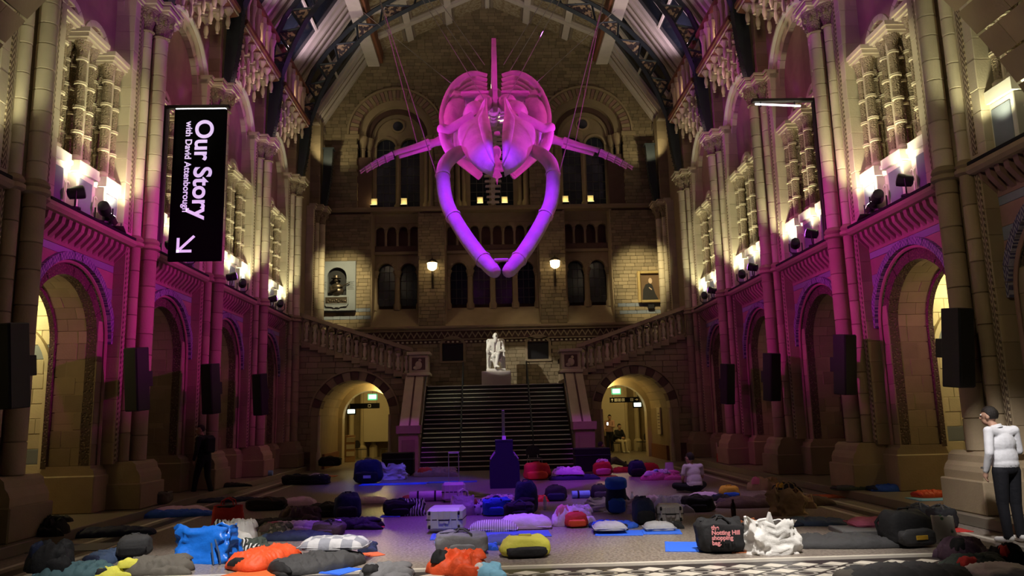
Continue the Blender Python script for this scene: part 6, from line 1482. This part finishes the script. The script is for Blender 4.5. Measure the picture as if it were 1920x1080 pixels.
# ---- left of the violet light
rucksack(652, 974, 52, .36, 46, 4, 'navy', 'black', 'square navy rucksack beside the red drinking bottle')
bottle(668, 972, .25, .045, 'red', 'red', 'red drinking bottle beside the square navy rucksack')
pillow(697, 944, 62, .42, .16, 0, 'lilac', 'pale pillow behind the red drinking bottle')
garment('coat', 655, 990, 128, .55, .18, 3, 'black', 'patch', 'black coat with pale badges in front of the square navy rucksack')
floor_mat(695, 988, 46, .4, 14, 'foamo', 'orange mat end sticking out past the black coat with badges')
holdall(752, 966, 62, .36, 26, 0, 'black', 'navy', 'soft black bag beside the black and silver bag')
tote(778, 966, 36, .26, 28, -8, 'zebra', 'black and silver patterned bag', slump=.12, handles=False)
floor_mat(733, 968, 36, .3, 0, 'foam', 'small blue mat beside the soft black bag')
roll_mat(800, 940, 62, .22, 2, 'lilac', 'pale rolled mat near the upright suitcase')
garment('hat', 765, 938, 26, .25, .12, 0, 'rust', 'red', 'rust red hat near the pale rolled mat', 'hat')
holdall(613, 968, 60, .4, 22, 0, 'black', 'char', 'black holdall with a white tag by the square navy rucksack')
pillow(560, 948, 66, .46, .20, -6, 'lilac', 'pale pillow on a pile of dark bags')
garment('jacket', 562, 980, 84, .5, .30, 4, 'plum', 'brown', 'plum jacket below the pale pillow on dark bags')
sleeping_bag(520, 984, 130, .55, .18, 2, 'black', 'navy', 'black sleeping bag between the red cool bag and the plum jacket')
holdall(500, 956, 70, .4, 20, 0, 'black', 'brown', 'black bag behind the plum jacket')
t = tote(427, 986, 54, .34, 36, 2, 'red', 'red cool bag standing open with a black inside', handles=True, slump=.04, name='cool_bag')
sq(.40, .22, .10, .5, .05, 2).build('contents', K['black'], t, True).location = (0, 0, .26)
floor_mat(370, 962, 120, .5, 2, 'foamo', 'orange mat under the end of the long blue sleeping bag')
sleeping_bag(318, 968, 158, .62, .20, 2, 'blue', 'navy', 'long royal blue sleeping bag reaching towards the red cool bag')
pillow(205, 968, 100, .50, .18, 4, 'lilac', 'pale pink pillow at the head of the long royal blue sleeping bag')
rucksack(215, 950, 46, .36, 40, 0, 'tan', 'lilac', 'pale rucksack at the head of the long royal blue sleeping bag')
pillow(283, 942, 44, .4, .15, 0, 'lilac', 'pale cushion on a black heap near the third pier')
holdall(342, 944, 60, .4, 22, 0, 'olive', 'black', 'olive grey bag near the pale cushion')
sleeping_bag(430, 940, 120, .55, .14, 3, 'navy', 'black', 'navy sleeping bag in front of the dim walking figure')
bottle(298, 953, .12, .05, 'lens', 'patch', 'small pale pot beside the long royal blue sleeping bag')
sleeping_bag(200, 1004, 175, .62, .22, 3, 'navy', 'black', 'long navy sleeping bag across the dark aisle edge')
garment('coat', 75, 1002, 130, .6, .30, 4, 'black', 'lilac', 'black coat with a pale scarf at the end of the long navy sleeping bag')
garment('cardigan', 28, 982, 60, .4, .2, 0, 'red', 'black', 'dark red cardigan by the first plinth on the banner side')
floor_mat(60, 1030, 140, .7, 4, 'foamg', 'grey mat lying empty in front of the dark red cardigan')
# ---- far rows
floor_mat(738, 908, 120, .6, 0, 'foamb', 'vivid blue mat in front of the large flight case')
rucksack(690, 906, 56, .5, 42, 0, 'navy', 'black', 'big dark rucksack with a white tag by the flight case', tagc='patch')
tote(737, 899, 40, .3, 26, 0, 'white', 'pale plastic bag on the vivid blue mat', handles=False, slump=.3, name='carrier_bag', z=.012)
garment('jumper', 818, 893, 88, .6, .30, 0, 'tan', 'orange', 'tan and orange clothes strewn at the foot of the stairs')
floor_mat(848, 904, 90, .5, 0, 'foam', 'dark blue mat in front of the tan and orange clothes')
rucksack(1007, 899, 54, .5, 30, 0, 'red', 'orange', 'red domed bag near the donation box')
h_ = garment('towel', 1060, 899, 62, .5, .22, 0, 'lilac', 'lgrey', 'lilac towel over the navy sleeping bag near the red domed bag', 'towel'); b_ = fl(1064, 899); h_.location = (b_.x, b_.y, .15)
sleeping_bag(1075, 899, 90, .6, .22, -4, 'navy', 'black', 'navy sleeping bag under the lilac towel')
floor_mat(1133, 893, 46, .5, 0, 'rust', 'dark mat below the round red bag')
rucksack(1130, 891, 38, .4, 24, 0, 'red', 'pink', 'round red bag with a pale knitted top', z=.014)
h_ = garment('knitted_hat', 1130, 889, 26, .3, .14, 0, 'lilac', 'pink', 'pale knitted hat on the round red bag', 'hat'); b_ = fl(1130, 891); h_.location = (b_.x, b_.y, .345)
sleeping_bag(1168, 885, 46, .5, .24, 0, 'red', 'white', 'red sleeping bag near the arch below the portrait')
rucksack(1195, 893, 34, .4, 28, 0, 'navy', 'black', 'dark rucksack between the two red bundles')
pillow(1217, 884, 36, .4, .3, 12, 'red', 'red cushion propped behind the dark rucksack')
garment('blanket', 1238, 899, 82, .6, .26, 0, 'pink', 'lilac', 'pink blanket bundle beside the person sitting cross-legged', 'blanket')
h_ = garment('scarf', 1242, 899, 36, .3, .12, 0, 'print', 'sky', 'pale patterned scarf on the pink blanket bundle'); b_ = fl(1238, 899); h_.location = (b_.x, b_.y-.05, .17)
tote(1256, 890, 16, .15, 22, 0, 'lilac', 'small lilac paper bag behind the pink blanket bundle', handles=False, slump=.03, name='paper_bag')
rucksack(1042, 938, 44, .4, 26, 0, 'black', 'navy', 'low black dome-shaped bag beyond the shiny red bag')
roll_mat(1096, 934, 46, .16, 2, 'sky', 'pale blue rolled mat between two black bags')
rucksack(1126, 934, 38, .4, 24, 0, 'black', 'char', 'black shiny bag at the end of the pale blue rolled mat')
floor_mat(590, 894, 80, .5, 0, 'foamo', 'red-orange mat near the arch below the bust')
holdall(555, 908, 50, .45, 16, 0, 'black', 'navy', 'black holdall near the red-orange mat')
holdall(592, 908, 52, .45, 17, 0, 'black', 'lilac', 'black holdall with a lilac cloth, on the red-orange mat')
roll_mat(500, 892, 34, .16, 0, 'sky', 'blue rolled mat near the fourth pier on the banner side')
sleeping_bag(455, 912, 110, .55, .16, 0, 'black', 'navy', 'dim black sleeping bag near the third pier on the banner side')
holdall(618, 874, 40, .4, 16, 0, 'black', 'char', 'black bag left just inside the arch below the bust')
# ------------------------------------------------------------------ grow the bodies, turn lettering into meshes
finish_organic()
dg = bpy.context.evaluated_depsgraph_get()
for o in [o for o in COL.objects if o.type == 'FONT']:
    me = bpy.data.meshes.new_from_object(o.evaluated_get(dg)); n = o.name.split('.')[0]; p, M = o.parent, o.matrix_local.copy()
    bpy.data.objects.remove(o); q = link(n, me, p); q.matrix_local = M
